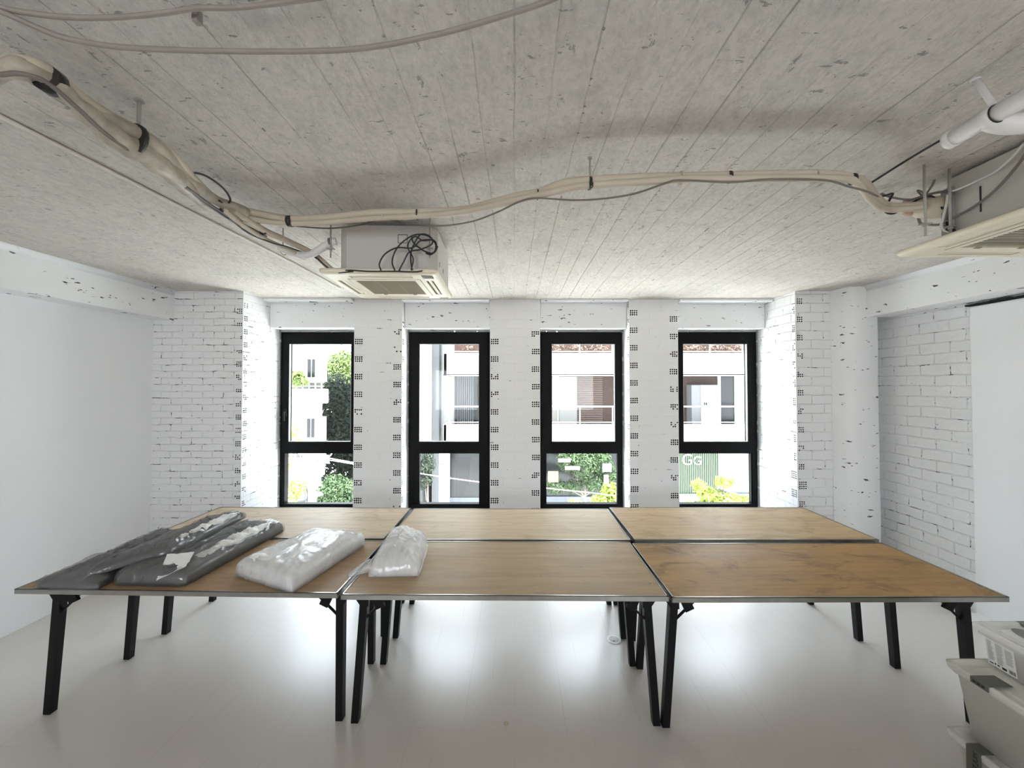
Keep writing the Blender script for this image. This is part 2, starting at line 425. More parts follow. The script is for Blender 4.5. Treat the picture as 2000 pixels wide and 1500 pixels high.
M['insulold'] = plain('aged grey cream pipe insulation wrap', (.46, .41, .33), .45, nscale=18, namt=.34, bump=.006)
M['tape'] = plain('black tape', (.02, .018, .016), .4)
M['cableblack'] = plain('black cable', (.012, .012, .012), .4)
M['cablebrown'] = plain('dusty brown grey cable', (.16, .14, .12), .6)
M['cablepaint'] = plain('cable painted like the ceiling', (.27, .24, .21), .6, nscale=20, namt=.12)
M['cablewhite'] = plain('white cable', (.70, .68, .65), .5)
M['rod'] = plain('painted hanger rod', (.33, .31, .28), .5)
M['pipewhite'] = plain('white painted pipe', (.72, .70, .68), .35, nscale=14, namt=.06, bump=.002)
M['foam'] = plain('pinkish foam', (.60, .42, .33), .8, nscale=30, namt=.15, bump=.01)
M['greycloth'] = plain('dark grey fabric', (.070, .070, .070), .75, nscale=6, namt=.15)
M['whitefill'] = plain('white padded fabric', (.84, .83, .82), .7, nscale=5, namt=.03, bump=.003)
M['padding'] = plain('crumpled white padding', (.78, .77, .75), .6, nscale=26, namt=.12, bump=.02)
M['film'] = film_mat('clear thin plastic film', .055)
M['filmmilky'] = film_mat('milky thin plastic film', .30, bd=.012, fr=.28)
M['boxclear'] = None
def tub_mat(name, c, trans, rough=.25):
    m = bpy.data.materials.new(name); m.use_nodes = True; t = m.node_tree; g = N(t)
    for n in list(t.nodes): t.nodes.remove(n)
    out = g.n('OutputMaterial'); tr = g.n('BsdfTransparent'); tr.inputs[0].default_value = (.95, .96, .94, 1)
    pb = g.n('BsdfPrincipled'); pb.inputs['Base Color'].default_value = (*c, 1); pb.inputs['Roughness'].default_value = rough
    mx = g.n('MixShader'); mx.inputs[0].default_value = 1 - trans
    g.l(tr.outputs[0], mx.inputs[1]); g.l(pb.outputs[0], mx.inputs[2]); g.l(mx.outputs[0], out.inputs[0]); return m
M['tubmilk'] = tub_mat('milky green grey box plastic', (.66, .65, .59), .12, .35)
M['tubclear'] = tub_mat('clear box plastic', (.82, .80, .77), .45, .15)
M['lidclear'] = tub_mat('clear lid plastic', (.76, .74, .71), .30, .15)
M['taupe'] = plain('dark olive label band', (.10, .10, .08), .5)
M['ink'] = plain('black print', (.01, .01, .01), .6)
M['inkgrey'] = plain('grey print', (.25, .25, .25), .6)
M['paper'] = plain('white paper label', (.80, .79, .77), .6)
M['brownthing'] = plain('brown cloth', (.28, .19, .14), .8, nscale=20, namt=.3)
M['crumb'] = plain('beige crumb', (.45, .35, .25), .8)

# ------------------------------------------------------------------ the room
CZ, YO, YP, YW = 2.757, 4.06, 4.46, 4.72
XL, XR = -3.66, 3.66
YB = -3.7
def struct(name, bm, m, **k):
    o = link(name, bm, m, **k); o['kind'] = 'structure'; return o

def sbox(name, d, m, bev=0):
    bm = NB(); box(bm, *d, bev=bev); return struct(name, bm, m)
# world-aligned textures: keep origins at the world origin for the big shell meshes
def shell(name, bm, m):
    me = bpy.data.meshes.new(name); bm.to_mesh(me); bm.free(); uvproj(me)
    for mm in (m if isinstance(m, list) else [m]): me.materials.append(mm)
    o = bpy.data.objects.new(name, me); col.objects.link(o); o['kind'] = 'structure'; return o

bm = NB(); box(bm, XL - .2, XR + .2, YB - .2, 4.85, -.12, 0); shell('floor', bm, M['floor'])
bm = NB(); box(bm, XL - .2, XR + .2, YB - .2, 4.85, CZ, CZ + .2); shell('ceiling', bm, M['ceiling'])
bm = NB(); box(bm, XL - .15, XL, YB - .2, 4.85, 0, CZ); shell('wall_left', bm, M['plaster'])
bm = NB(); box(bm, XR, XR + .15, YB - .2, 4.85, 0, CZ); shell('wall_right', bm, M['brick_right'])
# smooth lining of the right wall, in front of the bricks
bm = NB(); box(bm, 3.615, 3.659, YB, 3.19, 0.0, 2.425, bev=.014, seg=3); shell('wall_right_lining', bm, M['plaster'])
# ragged black strip painting the shade in the joint between lining and beam
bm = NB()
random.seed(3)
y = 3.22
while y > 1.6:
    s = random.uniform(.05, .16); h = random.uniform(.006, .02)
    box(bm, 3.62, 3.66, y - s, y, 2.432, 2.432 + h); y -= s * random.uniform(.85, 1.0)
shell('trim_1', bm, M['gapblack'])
# unseen rear wall; openings and warm colour added for the room's light
bm = NB()
xs = [XL] + [v for ab in REAR for v in ab] + [XR]
for i in range(0, len(xs), 2): box(bm, xs[i], xs[i + 1], YB - .15, YB, 0, CZ)
for a, b in REAR: box(bm, a, b, YB - .15, YB, 0, 1.0); box(bm, a, b, YB - .15, YB, 2.3, CZ)
shell('wall_rear', bm, plain('warm beige rear wall', (.42, .35, .27), .7))

# window wall: faces with perforated brick ends, real round cavities
def panel(bm, o, ud, W, z0, z1, groups, nrm, depth=.035):
    """o: corner at u=0; groups: (u0, zc, ncol, nrow, pitch, r, keepmask)"""
    o = Vector(o); ud = Vector(ud); nrm = Vector(nrm)
    def P(u, z, d=0): p = o + ud * u - nrm * d; return (p.x, p.y, z)
    def Q(u0, u1, a, b):
        if u1 - u0 > 1e-5 and b - a > 1e-5: quad(bm, [P(u0, a), P(u1, a), P(u1, b), P(u0, b)])
    groups = sorted([g for g in groups if g[1] - g[3] * g[4] / 2 > z0 and g[1] + g[3] * g[4] / 2 < z1], key=lambda g: g[1])
    z = z0
    for (u0, zc, nc, nr, p, r, keep) in groups:
        a = zc - nr * p / 2; b = zc + nr * p / 2
        if a < z: continue
        Q(0, W, z, a); Q(0, u0, a, b); Q(u0 + nc * p, W, a, b)
        for i in range(nc):
            for j in range(nr):
                ua, za = u0 + i * p, a + j * p
                if not keep[(i * 7 + j * 3) % len(keep)]: Q(ua, ua + p, za, za + p); continue
                cx_, cz_ = ua + p / 2 + random.uniform(-.0007, .0007), za + p / 2 + random.uniform(-.0007, .0007)
                rr = r * random.uniform(.9, 1.08)
                sq = [(ua, za), (ua + p / 2, za), (ua + p, za), (ua + p, za + p / 2), (ua + p, za + p), (ua + p / 2, za + p), (ua, za + p), (ua, za + p / 2)]
                oc = [(cx_ + rr * math.cos(R(225 + 45 * k)), cz_ + rr * math.sin(R(225 + 45 * k))) for k in range(8)]
                A = [bm.verts.new(P(*q)) for q in sq]; B = [bm.verts.new(P(*q)) for q in oc]; C = [bm.verts.new(P(*q, depth)) for q in oc]
                for k in range(8):
                    k2 = (k + 1) % 8
                    bm.faces.new((A[k], A[k2], B[k2], B[k]))
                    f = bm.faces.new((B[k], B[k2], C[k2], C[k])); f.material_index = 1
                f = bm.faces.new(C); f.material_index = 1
        z = b
    Q(0, W, z, z1)

def keepmask(full=.8):
    if random.random() < full: return [1] * 12
    return [random.random() > .3 for _ in range(12)]
random.seed(11)
PI_ = .0225
def side_groups(u0, ztop, step, nc=4, nr=3, p=PI_, r=.0088, full=.78, n=12, jit=.004, skip=0):
    return [(u0 + random.uniform(-jit, jit) if u0 > .01 else u0, ztop - step * k, nc, nr, p, r, keepmask(full)) for k in range(n) if random.random() >= skip]
bm = NB()
ST = .1954
piers = [(-1.784, -1.25, 2.289, 2.397), (-.273, .284, 2.289, 2.373), (1.273, 1.818, 2.61, 2.54)]
for (a, b, zl, zr) in piers:
    W = b - a
    g = side_groups(.007, zl, ST, jit=.002) + [(W - 4 * PI_ - .006 + random.uniform(-.003, .003), zr - ST * k - (0), 4, 3, PI_, .0088, keepmask(.75)) for k in range(12)]
    # keep left and right rows from sharing a height
    lz = [q[1] for q in g if q[0] < W / 2]
    g2 = []
    for q in g:
        if q[0] > W / 2:
            near = min(lz, key=lambda z: abs(z - q[1]))
            zz = q[1]
            if abs(near - zz) < .0675: zz = near + .0977
            q = (q[0], zz) + q[2:]
        g2.append(q)
    panel(bm, (a, YP, 0), (1, 0, 0), W, 0, CZ, g2, (0, -1, 0))
    # flanks
    panel(bm, (a, YP, 0), (0, 1, 0), 4.85 - YP, 0, CZ, [(.006, zl - .0977 - ST * k, 3, 3, PI_, .0085, keepmask(.5)) for k in range(-1, 12)], (-1, 0, 0))
    panel(bm, (b, YP, 0), (0, 1, 0), 4.85 - YP, 0, CZ, [(.006, zl - ST * k, 3, 3, PI_, .0085, keepmask(.5)) for k in range(-1, 12)], (1, 0, 0))
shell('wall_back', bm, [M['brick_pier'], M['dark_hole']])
bm = NB()
W = -2.75 - XL
panel(bm, (XL, YO, 0), (1, 0, 0), W, 0, CZ, [(W - .066, 2.285 - .134 * k, 3, random.choice((2, 3, 3)), .0195, .0068, keepmask(.55)) for k in range(-2, 16)], (0, -1, 0))
panel(bm, (-2.75, YO, 0), (0, 1, 0), 4.85 - YO, 0, CZ, [(.012, 2.35 - .134 * k, 3, 3, .0195, .0068, keepmask(.4)) for k in range(-2, 16)], (1, 0, 0))
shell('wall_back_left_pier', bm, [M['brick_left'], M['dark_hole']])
bm = NB()
W = XR - 2.845
panel(bm, (2.845, YO, 0), (1, 0, 0), W, 0, CZ, [(.012, 2.47 - .186 * k, 3 if k != 9 else 4, 3 if k != 9 else 4, .0205, .0072, keepmask(.6)) for k in range(-1, 12)], (0, -1, 0))
panel(bm, (2.845, YO, 0), (0, 1, 0), 4.85 - YO, 0, CZ, [(.008, 2.38 - .186 * k, 2 if k < 8 else 4, 4, .0205, .0068, keepmask(.6)) for k in range(-1, 12)], (-1, 0, 0))
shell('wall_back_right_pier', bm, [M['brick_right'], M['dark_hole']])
# lintels and low walls under the windows, one of each per window
k = 2
for i, (a, b) in enumerate(WIN):
    bm = NB(); box(bm, a + .001, b - .001, 4.55 if i else 4.5, 4.85, 2.447, CZ, bev=.008)
    shell('trim_%d' % k, bm, M['concrete']); k += 1
    bm = NB(); box(bm, a + .001, b - .001, 4.62, 4.85, 0, .35); shell('trim_%d' % k, bm, M['concrete']); k += 1
# shallow lip where ceiling meets the lintels
bm = NB(); box(bm, -2.745, -1.79, 4.37, 4.49, 2.728, CZ, bev=.006); box(bm, -1.244, -.28, 4.40, 4.54, 2.735, CZ, bev=.006)
box(bm, .29, 1.268, 4.42, 4.54, 2.735, CZ, bev=.006); box(bm, 1.824, 2.84, 4.39, 4.54, 2.728, CZ, bev=.006)
shell('trim_%d' % k, bm, M['concrete']); k += 1

def beam(name, x_in, x_out, y0, y1, zb):
    """ceiling beam with a rounded fillet into the ceiling"""
    s = 1 if x_in > x_out else -1
    prof = [(x_out, zb), (x_in, zb), (x_in, CZ - .045)]
    for q in range(1, 7):
        a = R(90) * q / 6
        prof.append((x_in + s * .04 * (1 - math.cos(a)), CZ - .045 + .045 * math.sin(a)))
    prof.append((x_out, CZ))
    bm = NB()
    A = [bm.verts.new((x, y0, z)) for x, z in prof]; B = [bm.verts.new((x, y1, z)) for x, z in prof]
    for q in range(len(prof)):
        q2 = (q + 1) % len(prof); f = bm.faces.new((A[q], A[q2], B[q2], B[q])); f.smooth = 2 <= q < len(prof) - 2
    bm.faces.new(A); bm.faces.new(B[::-1]); bmesh.ops.recalc_face_normals(bm, faces=bm.faces[:])
    return shell(name, bm, M['concrete'])
beam('trim_%d' % k, -3.45, XL, YB, YO, 2.46); k += 1
beam('trim_%d' % k, 3.40, XR, YB, 3.87, 2.46); k += 1
# boxed column in the right corner, with softened edges
bm = NB()
pr = [(3.20, YO), (3.225, 3.93), (3.26, 3.885), (3.32, 3.87), (3.50, 3.87), (3.52, 3.89), (3.53, YO)]
n_ = 10
rings = []
for z in [CZ * q / n_ for q in range(n_ + 1)]:
    rings.append([bm.verts.new((x + random.uniform(-.003, .003), y + random.uniform(-.003, .003), z)) for x, y in pr])
for a, b in zip(rings, rings[1:]):
    for q in range(len(pr) - 1): bm.faces.new((a[q], a[q + 1], b[q + 1], b[q])).smooth = True
shell('trim_%d' % k, bm, M['concrete']); k += 1
# low kerb along the right wall
bm = NB(); box(bm, 3.44, XR, YB, 3.17, 0, .03, bev=.01); shell('baseboard_right', bm, M['concrete'])

# windows
ZU0, ZU1, ZL1, ZTOP = 1.145, 2.285, 1.006, 2.425
wd = [  # opening, upper glass x0,x1, lower glass x0,x1
    (-2.75, -1.784, -2.634, -1.905, -2.688, -1.84), (-1.25, -.273, -1.112, -.415, -1.112, -.415),
    (.284, 1.273, .433, 1.172, .373, 1.200), (1.818, 2.845, 1.966, 2.718, 1.88, 2.766)]
for i, (a, b, u0, u1, l0, l1) in enumerate(wd):
    root = empty('window_%d' % (i + 1), ((a + b) / 2, YW, .35)); root['kind'] = 'structure'
    e = .012
    bm = NB(); y0, y1 = YW - .01, YW + .07; o_ = .055
    zt = ZTOP
    box(bm, a + e, a + e + o_, y0, y1, .352, zt); box(bm, b - e - o_, b - e, y0, y1, .352, zt)
    box(bm, a + e + o_, b - e - o_, y0, y1, zt - o_, zt); box(bm, a + e + o_, b - e - o_, y0, y1, ZL1, ZL1 + .07); box(bm, a + e + o_, b - e - o_, y0, y1, .352, .42)
    link('outer_frame', bm, M['frame'], root)
    bm = NB(); f = .004; y0s, y1s = YW - .035, YW + .04
    A, B, Z0, Z1 = a + e + .03, b - e - .03, ZL1 + .055, zt - .03
    box(bm, A, u0, y0s, y1s, Z0, Z1); box(bm, u1, B, y0s, y1s, Z0, Z1); box(bm, u0, u1, y0s, y1s, Z0, ZU0); box(bm, u0, u1, y0s, y1s, ZU1, Z1)
    sash = link('sash_frame', bm, M['frame'], root)
    bm = NB(); s = .006
    box(bm, u0, u0 + s, YW - .03, YW, ZU0, ZU1); box(bm, u1 - s, u1, YW - .03, YW, ZU0, ZU1); box(bm, u0, u1, YW - .03, YW, ZU0, ZU0 + s)
    link('glazing_seal', bm, M['seal'], sash)
    if l0 - (a + e + o_) > .01 or (b - e - o_) - l1 > .01:
        bm = NB()
        if l0 > a + e + o_: box(bm, a + e + o_ - .01, l0, YW - .0, YW + .05, .38, ZL1)
        if l1 < b - e - o_: box(bm, l1, b - e - o_ + .01, YW - .0, YW + .05, .38, ZL1)
        link('glazing_bead', bm, M['frame'], root)
    bm = NB(); quad(bm, [(u0, YW + .005, ZU0), (u1, YW + .005, ZU0), (u1, YW + .005, ZU1), (u0, YW + .005, ZU1)])
    link('upper_pane', bm, M['glass'], root, uv=False)
    bm = NB(); quad(bm, [(l0, YW + .03, .42), (l1, YW + .03, .42), (l1, YW + .03, ZL1), (l0, YW + .03, ZL1)])
    link('lower_pane', bm, M['glass'], root, uv=False)
    if i == 0:
        bm = NB(); hp = at(557, 805, y=YW - .05)
        box(bm, hp.x - .014, hp.x + .014, YW - .045, YW - .034, hp.z - .05, hp.z + .04, bev=.004)
        tube(bm, [(hp.x, YW - .045, hp.z), (hp.x, YW - .075, hp.z)], .008, smooth=False)
        box(bm, hp.x - .011, hp.x + .011, YW - .088, YW - .072, hp.z - .10, hp.z + .012, bev=.004)
        link('window_handle', bm, M['blackmetal'], root)
    # mastic and cracked edge around the frame
bm = NB(); random.seed(21)
for (a, b) in WIN:
    for x0, x1 in ((a, a + .012), (b - .012, b)):
        z = .4
        while z < 2.42:
            s = random.uniform(.05, .3); box(bm, x0, x1, YW - .03, YW + .01, z, z + s); z += s + random.uniform(.0, .05)
    x = a
    while x < b - .02:
        s = min(random.uniform(.08, .3), b - x); box(bm, x, x + s, YW - .03, YW + .01, 2.427, 2.441); x += s + random.uniform(0, .02)
shell('trim_%d' % k, bm, plain('grey mastic', (.30, .30, .29), .7)); k += 1

# ------------------------------------------------------------------ tables
TABLES = [
    ('ply_fl', -2.579, 2.093, -1.5, 1.685, .695, .75, 'work table with tan plywood top carrying the grey and white plastic-wrapped bedding'),
    ('ply_bl', -2.552, 2.80, -.9, 1.66, .695, .75, 'work table with pale figured plywood top, empty, in the far row below the leftmost window'),
    ('ply_fm', -.872, 2.036, -.6, 1.64, .705, .75, 'work table with beige plywood top, middle of the near row, under the small pillow bag'),
    ('ply_bm', -.868, 2.755, -.3, 1.66, .70, .75, 'work table with pale beige plywood top in the middle of the far row'),
    ('ply_fr', .779, 2.008, 0.2, 1.675, .69, .75, 'work table with worn dark-stained brown plywood top in the near row beside the storage boxes'),
    ('ply_br', .803, 2.725, 0, 1.65, .72, .762, 'work table with scuffed tan plywood top in the far row, slightly higher than its neighbours'),
]
def leg_mb(bm, foot, top, s=.019):
    """square tube from foot point to top point"""
    f = Vector(foot); t = Vector(top)
    A = [bm.verts.new(f + Vector((dx * s, dy * s, 0))) for dx, dy in ((-1, -1), (1, -1), (1, 1), (-1, 1))]
    B = [bm.verts.new(t + Vector((dx * s * 1.1, dy * s * 1.1, 0))) for dx, dy in ((-1, -1), (1, -1), (1, 1), (-1, 1))]
    for q in range(4): bm.faces.new((A[q], A[(q + 1) % 4], B[(q + 1) % 4], B[q]))
    bm.faces.new(A[::-1]); bm.faces.new(B)
def bar(bm, p, q, wx, wy):
    p = Vector(p); q = Vector(q); d = (q - p); L = d.length; z = d.normalized()
    yv = Vector((0, 1, 0)); xv = yv.cross(z).normalized(); yv = z.cross(xv)
    Mx = Matrix((xv, yv, z)).transposed().to_4x4(); Mx.translation = p + d / 2
    box(bm, -wx / 2, wx / 2, -wy / 2, wy / 2, -L / 2, L / 2, bev=.002, seg=1, M=Mx)
for ti, (mk, x0, y0, rot, W, D, h, lab) in enumerate(TABLES):
    rz = R(rot)
    c = Vector((x0, y0, 0)) + Matrix.Rotation(rz, 3, 'Z') @ Vector((W / 2, D / 2, 0))
    root = empty('work_table', c, rz, label=lab, cat='table', group='plywood work tables pushed together')
    e = .004; th = .024
    bm = NB(); box(bm, -W / 2 + .004, W / 2 - .004, -D / 2 + .004, D / 2 - .004, h - th + .003, h - .001)
    link('tabletop', bm, M[mk], root, world=False)
    bm = NB()   # L-shaped metal edge
    for s in (-1, 1):
        box(bm, -W / 2, W / 2, s * D / 2, s * (D / 2 - .004), h - th, h + .0015); box(bm, s * W / 2, s * (W / 2 - .004), -D / 2, D / 2, h - th, h + .0015)
        box(bm, -W / 2, W / 2, s * D / 2, s * (D / 2 - .010), h - .002, h + .0015); box(bm, s * W / 2, s * (W / 2 - .010), -D / 2, D / 2, h - .002, h + .0015)
    link('edge_trim', bm, M['alu'], root, world=False)
    bm = NB(); zt = h - th
    # under-frame rails
    for yy in (-D / 2 + .16, D / 2 - .10): box(bm, -W / 2 + .06, W / 2 - .06, yy - .015, yy + .015, zt - .012, zt)
    link('rail', bm, M['blackmetal'], root, world=False)
    for sx in (-1, 1):
        for sy in (-1, 1):
            fy = -D / 2 + .155 if sy < 0 else D / 2 - .10
            fx, tx = W / 2 - .018, W / 2 - .07
            if ti in (0, 1) and sx > 0: fx = tx = W / 2 - .05
            if ti == 5 and sx < 0: fx, tx = W / 2 - .03, W / 2 - .07
            bm = NB(); leg_mb(bm, (sx * fx, fy, 0.003), (sx * tx, fy + (-sy) * .0, zt))
            lg = link('leg', bm, M['blackmetal'], root, world=False)
            # folding brace: two straps and the wide hinge plate between them
            bm = NB(); zb = .548
            lx = sx * (tx + (fx - tx) * (zt - zb) / zt - .012)
            bar(bm, (lx, fy, zb), (lx - sx * .185, fy, zt), .010, .014)
            bar(bm, (lx - sx * .082, fy - .004, zb + .060), (lx - sx * .030, fy - .004, zt - .005), .050, .022)
            tri = [(sx * (tx - .02), zt), (sx * (tx + .060), zt), (sx * (tx + .060), zt - .05), (sx * (tx + .022), zt - .105), (sx * (tx - .02), zt - .105)]
            A = [bm.verts.new((x, fy - .022, z)) for x, z in tri]; B = [bm.verts.new((x, fy - .019, z)) for x, z in tri]
            for q in range(5): bm.faces.new((A[q], A[(q + 1) % 5], B[(q + 1) % 5], B[q]))
            bm.faces.new(A); bm.faces.new(B[::-1])
            link('folding_brace', bm, M['blackmetal'], root, world=False)

# ------------------------------------------------------------------ wrapped bedding on the tables
def nz(x, y, z=0): return noise.noise(Vector((x, y, z)))
def ridge(x, y, z): return 1 - abs(noise.noise(Vector((x, y, z)))) * 2
def bag_surface(quad4, thick, base, seed, wr=.010, nu=60, nv=90, pw=.38, off=0, grow=0, fine=14, hfun=None, urange=(0, 1)):
    """closed cushion over a quad (near-left, near-right, far-right, far-left)"""
    q = [Vector((p[0], p[1])) for p in quad4]
    cen = sum(q, Vector((0, 0))) / 4
    q = [cen + (p - cen) * (1 + grow / (p - cen).length) for p in q]
    Lu = (q[1] - q[0]).length; Lv = (q[3] - q[0]).length
    bm = NB(); top = []; 
    for j in range(nv + 1):
        row = []
        for i in range(nu + 1):
            u0 = i / nu; v = j / nv
            u = u0
            # denser samples near the border
            u = .5 - .5 * math.cos(math.pi * u) if 1 else u; vv = .5 - .5 * math.cos(math.pi * v)
            # rounded corners
            a, b = 2 * u - 1, 2 * vv - 1
            rc = .10
            sx_ = 1 - rc * .35 * abs(b) ** 10; sy_ = 1 - rc * .35 * abs(a) ** 10
            a2, b2 = a * sx_, b * sy_
            U, V = (a2 + 1) / 2, (b2 + 1) / 2
            p = (q[0] * (1 - U) * (1 - V) + q[1] * U * (1 - V) + q[2] * U * V + q[3] * (1 - U) * V)
            wig = .012 * nz(p.x * 9 + seed, p.y * 9, 1.3)
            eu = max(0, 1 - abs(a) ** 6) ** pw; ev = max(0, 1 - abs(b) ** 10) ** pw
            e = min(eu, ev) * .6 + eu * ev * .4
            hh = thick * e
            if hfun: hh *= hfun(u, vv)
            w1 = ridge(p.x * fine * .5 + seed, p.y * fine * .22, seed * 1.7) ** 3
            w2 = ridge((p.x + p.y) * fine * .9, (p.x - p.y) * fine * .35 + seed, 3.1) ** 4
            w3 = nz(p.x * 5 + seed, p.y * 5, .3)
            z = hh + e * (wr * (w1 * .9 + w2 * .7 - .6) + wr * 1.3 * w3) + off * e
            bz = base(u, vv) if callable(base) else base
            row.append(bm.verts.new((p.x + wig * e * .6, p.y + wig * e * .6, bz + max(z, 0.0008 * e))))
        top.append(row)
    bot = []
    for j in range(nv + 1):
        bot.append([top[j][i] if i in (0, nu) or j in (0, nv) else None for i in range(nu + 1)])
    for j in range(nv):
        for i in range(nu):
            f = bm.faces.new((top[j][i], top[j][i + 1], top[j + 1][i + 1], top[j + 1][i])); f.smooth = True
    # flat underside as one n-gon around the border
    loop = [top[0][i] for i in range(nu + 1)] + [top[j][nu] for j in range(1, nv + 1)] + [top[nv][i] for i in range(nu - 1, -1, -1)] + [top[j][0] for j in range(nv - 1, 0, -1)]
    c = bm.verts.new((cen.x, cen.y, (base(.5, .5) if callable(base) else base)))
    for a_, b_ in zip(loop, loop[1:] + loop[:1]): bm.faces.new((b_, a_, c))
    return bm

def bag(name, label, cat, group, quad4, thick, base, seed, inner, film, wr=.01, inner_name='folded_fabric', grow=.012, hfun=None, **k):
    cx_ = sum(p[0] for p in quad4) / 4; cy_ = sum(p[1] for p in quad4) / 4
    bz = base(.5, .5) if callable(base) else base
    root = empty(name, (cx_, cy_, bz), label=label, cat=cat, group=group)
    link(inner_name, bag_surface(quad4, thick, base, seed, wr, hfun=hfun, **k), inner, root, uv=False, recalc=True)
    link('plastic_film', bag_surface(quad4, thick, base, seed + 5, wr * .9, off=.006, grow=grow, fine=19, hfun=hfun, **k), film, root, uv=False)
    return root
TZ = .752
GB = 'plastic wrapped grey bedding'
BA = [(-2.50, 2.105), (-2.14, 2.085), (-2.24, 2.84), (-2.50, 2.86)]
BB = [(-2.24, 2.115), (-1.955, 2.31), (-1.965, 2.97), (-2.24, 2.98)]
BC = [(-2.12, 2.135), (-1.72, 2.12), (-1.66, 2.93), (-1.97, 2.98)]
bag('wrapped_blanket', 'flat dark grey blanket in clear plastic lying along the outer left table edge', 'blanket', GB, BA, .050, TZ, 2.0, M['greycloth'], M['film'], wr=.012)
bc = bag('wrapped_blanket', 'dark grey folded blanket in clear plastic with a torn white flap at its near end', 'blanket', GB, BC, .085, TZ, 9.0, M['greycloth'], M['film'], wr=.009, pw=.28)
bb = bag('wrapped_blanket', 'grey wrapped blanket lying on top across the two lower grey ones', 'blanket', GB, BB, .055, lambda u, v: TZ + .052 + .030 * min(1, max(0, (u - .2) * 2)), 15.0, M['greycloth'], M['film'], wr=.010)
# white padding showing along the edges of the two right-hand grey bundles
def strip(parent, p0, p1, wdt, hgt, z0, z1, seed, name='white_padding', n=60, m=14):
    p0 = Vector(p0); p1 = Vector(p1); d = (p1 - p0); s = Vector((d.y, -d.x)).normalized(); bm = NB(); rows = []
    for i in range(n + 1):
        t = i / n; c = p0 + d * t; env = max(.05, math.sin(math.pi * min(1, max(0, t)))) ** .35
        lump = .75 + .5 * abs(nz(t * 7, seed, 0)) + .25 * nz(t * 16, seed, 2)
        row = []
        for j in range(m + 1):
            a = math.pi * j / m
            o = c + s * (math.cos(a) * wdt * env * (.8 + .4 * nz(t * 6, seed, 5)))
            z = z0 + (z1 - z0) * t + hgt * env * lump * math.sin(a) * (1 + .25 * nz(t * 30, a * 3, seed))
            row.append(bm.verts.new((o.x, o.y, z)))
        rows.append(row)
    for a_, b_ in zip(rows, rows[1:]):
        for j in range(m): bm.faces.new((a_[j], a_[j + 1], b_[j + 1], b_[j])).smooth = True
    return link(name, bm, M['padding'], parent, uv=False)
strip(bb, (-2.015, 2.33), (-2.005, 2.93), .045, .036, TZ + .112, TZ + .125, 3)
strip(bc, (-1.80, 2.24), (-1.72, 2.91), .066, .040, TZ + .066, TZ + .066, 8)
# torn white flap at the near end of the right-hand grey bundle
bm = NB(); fl = [(-1.93, 2.25, TZ + .112), (-1.86, 2.105, TZ + .035), (-1.75, 2.16, TZ + .085), (-1.80, 2.28, TZ + .112)]
g_ = []
for j in range(9):
    r_ = []
    for i in range(9):
        u, v = i / 8, j / 8
        p = (Vector(fl[0]) * (1 - u) + Vector(fl[1]) * u) * (1 - v) + (Vector(fl[3]) * (1 - u) + Vector(fl[2]) * u) * v
        r_.append(bm.verts.new(p + Vector((0, 0, .008 * nz(u * 4, v * 4, 7)))))
    g_.append(r_)
for a_, b_ in zip(g_, g_[1:]):
    for i in range(8): bm.faces.new((a_[i], a_[i + 1], b_[i + 1], b_[i])).smooth = True
link('torn_flap', bm, M['whitefill'], bc, uv=False)

BD = [(-1.545, 2.245), (-1.125, 2.055), (-.985, 2.665), (-1.37, 2.755)]
bag('wrapped_duvet', 'white folded duvet in clear plastic between the grey bundles and the pillow bag', 'duvet', None, BD, .095, TZ, 21.0, M['whitefill'], M['filmmilky'], wr=.006, inner_name='folded_duvet', pw=.24)
BE = [(-.80, 2.235), (-.535, 2.245), (-.575, 2.66), (-.835, 2.73)]
def pil(u, v): return .55 + .55 * math.sin(math.pi * min(1, .12 + u * .8)) * math.sin(math.pi * (.15 + v * .6))
pb_ = bag('bagged_pillow', 'small white pillow in a crinkled milky bag straddling the seam of the near tables', 'pillow', None, BE, .125, TZ, 33.0, M['whitefill'], M['filmmilky'], wr=.012, inner_name='pillow', pw=.55, hfun=pil, grow=.02)
# loose flap of the bag behind the pillow and the twisted corner left of it
bm = NB(); fl = [(-.84, 2.70, TZ + .05), (-.60, 2.66, TZ + .05), (-.60, 2.78, TZ + .035), (-.83, 2.82, TZ + .006)]
g_ = []
for j in range(11):
    r_ = []
    for i in range(15):
        u, v = i / 14, j / 10
        p = (Vector(fl[0]) * (1 - u) + Vector(fl[1]) * u) * (1 - v) + (Vector(fl[3]) * (1 - u) + Vector(fl[2]) * u) * v
        r_.append(bm.verts.new(p + Vector((0, 0, .014 * nz(u * 6, v * 3, 2)))))
    g_.append(r_)
for a_, b_ in zip(g_, g_[1:]):
    for i in range(14): bm.faces.new((a_[i], a_[i + 1], b_[i + 1], b_[i])).smooth = True
link('bag_opening', bm, M['filmmilky'], pb_, uv=False)
bm = NB(); tube(bm, [(-.81, 2.29, TZ + .03), (-.86, 2.25, TZ + .025), (-.905, 2.20, TZ + .012)], .02, rad=lambda t: .032 * (1 - t) + .008, seg=12)
link('twisted_corner', bm, M['filmmilky'], pb_, uv=False)

# crumbs
bm = NB(); bmesh.ops.create_icosphere(bm, subdivisions=2, radius=.009, matrix=Matrix.Translation(at(988, 1413, z=.007)) @ Matrix.Diagonal((1.3, 1, .7, 1)))
for v in bm.verts: v.co += Vector((nz(v.co.x * 200, v.co.y * 200), nz(v.co.y * 200, v.co.z * 200), 0)) * .002
tag(link('crumb', bm, M['crumb'], uv=False), 'tiny beige crumb lying on the painted floor in front of the tables', 'debris')
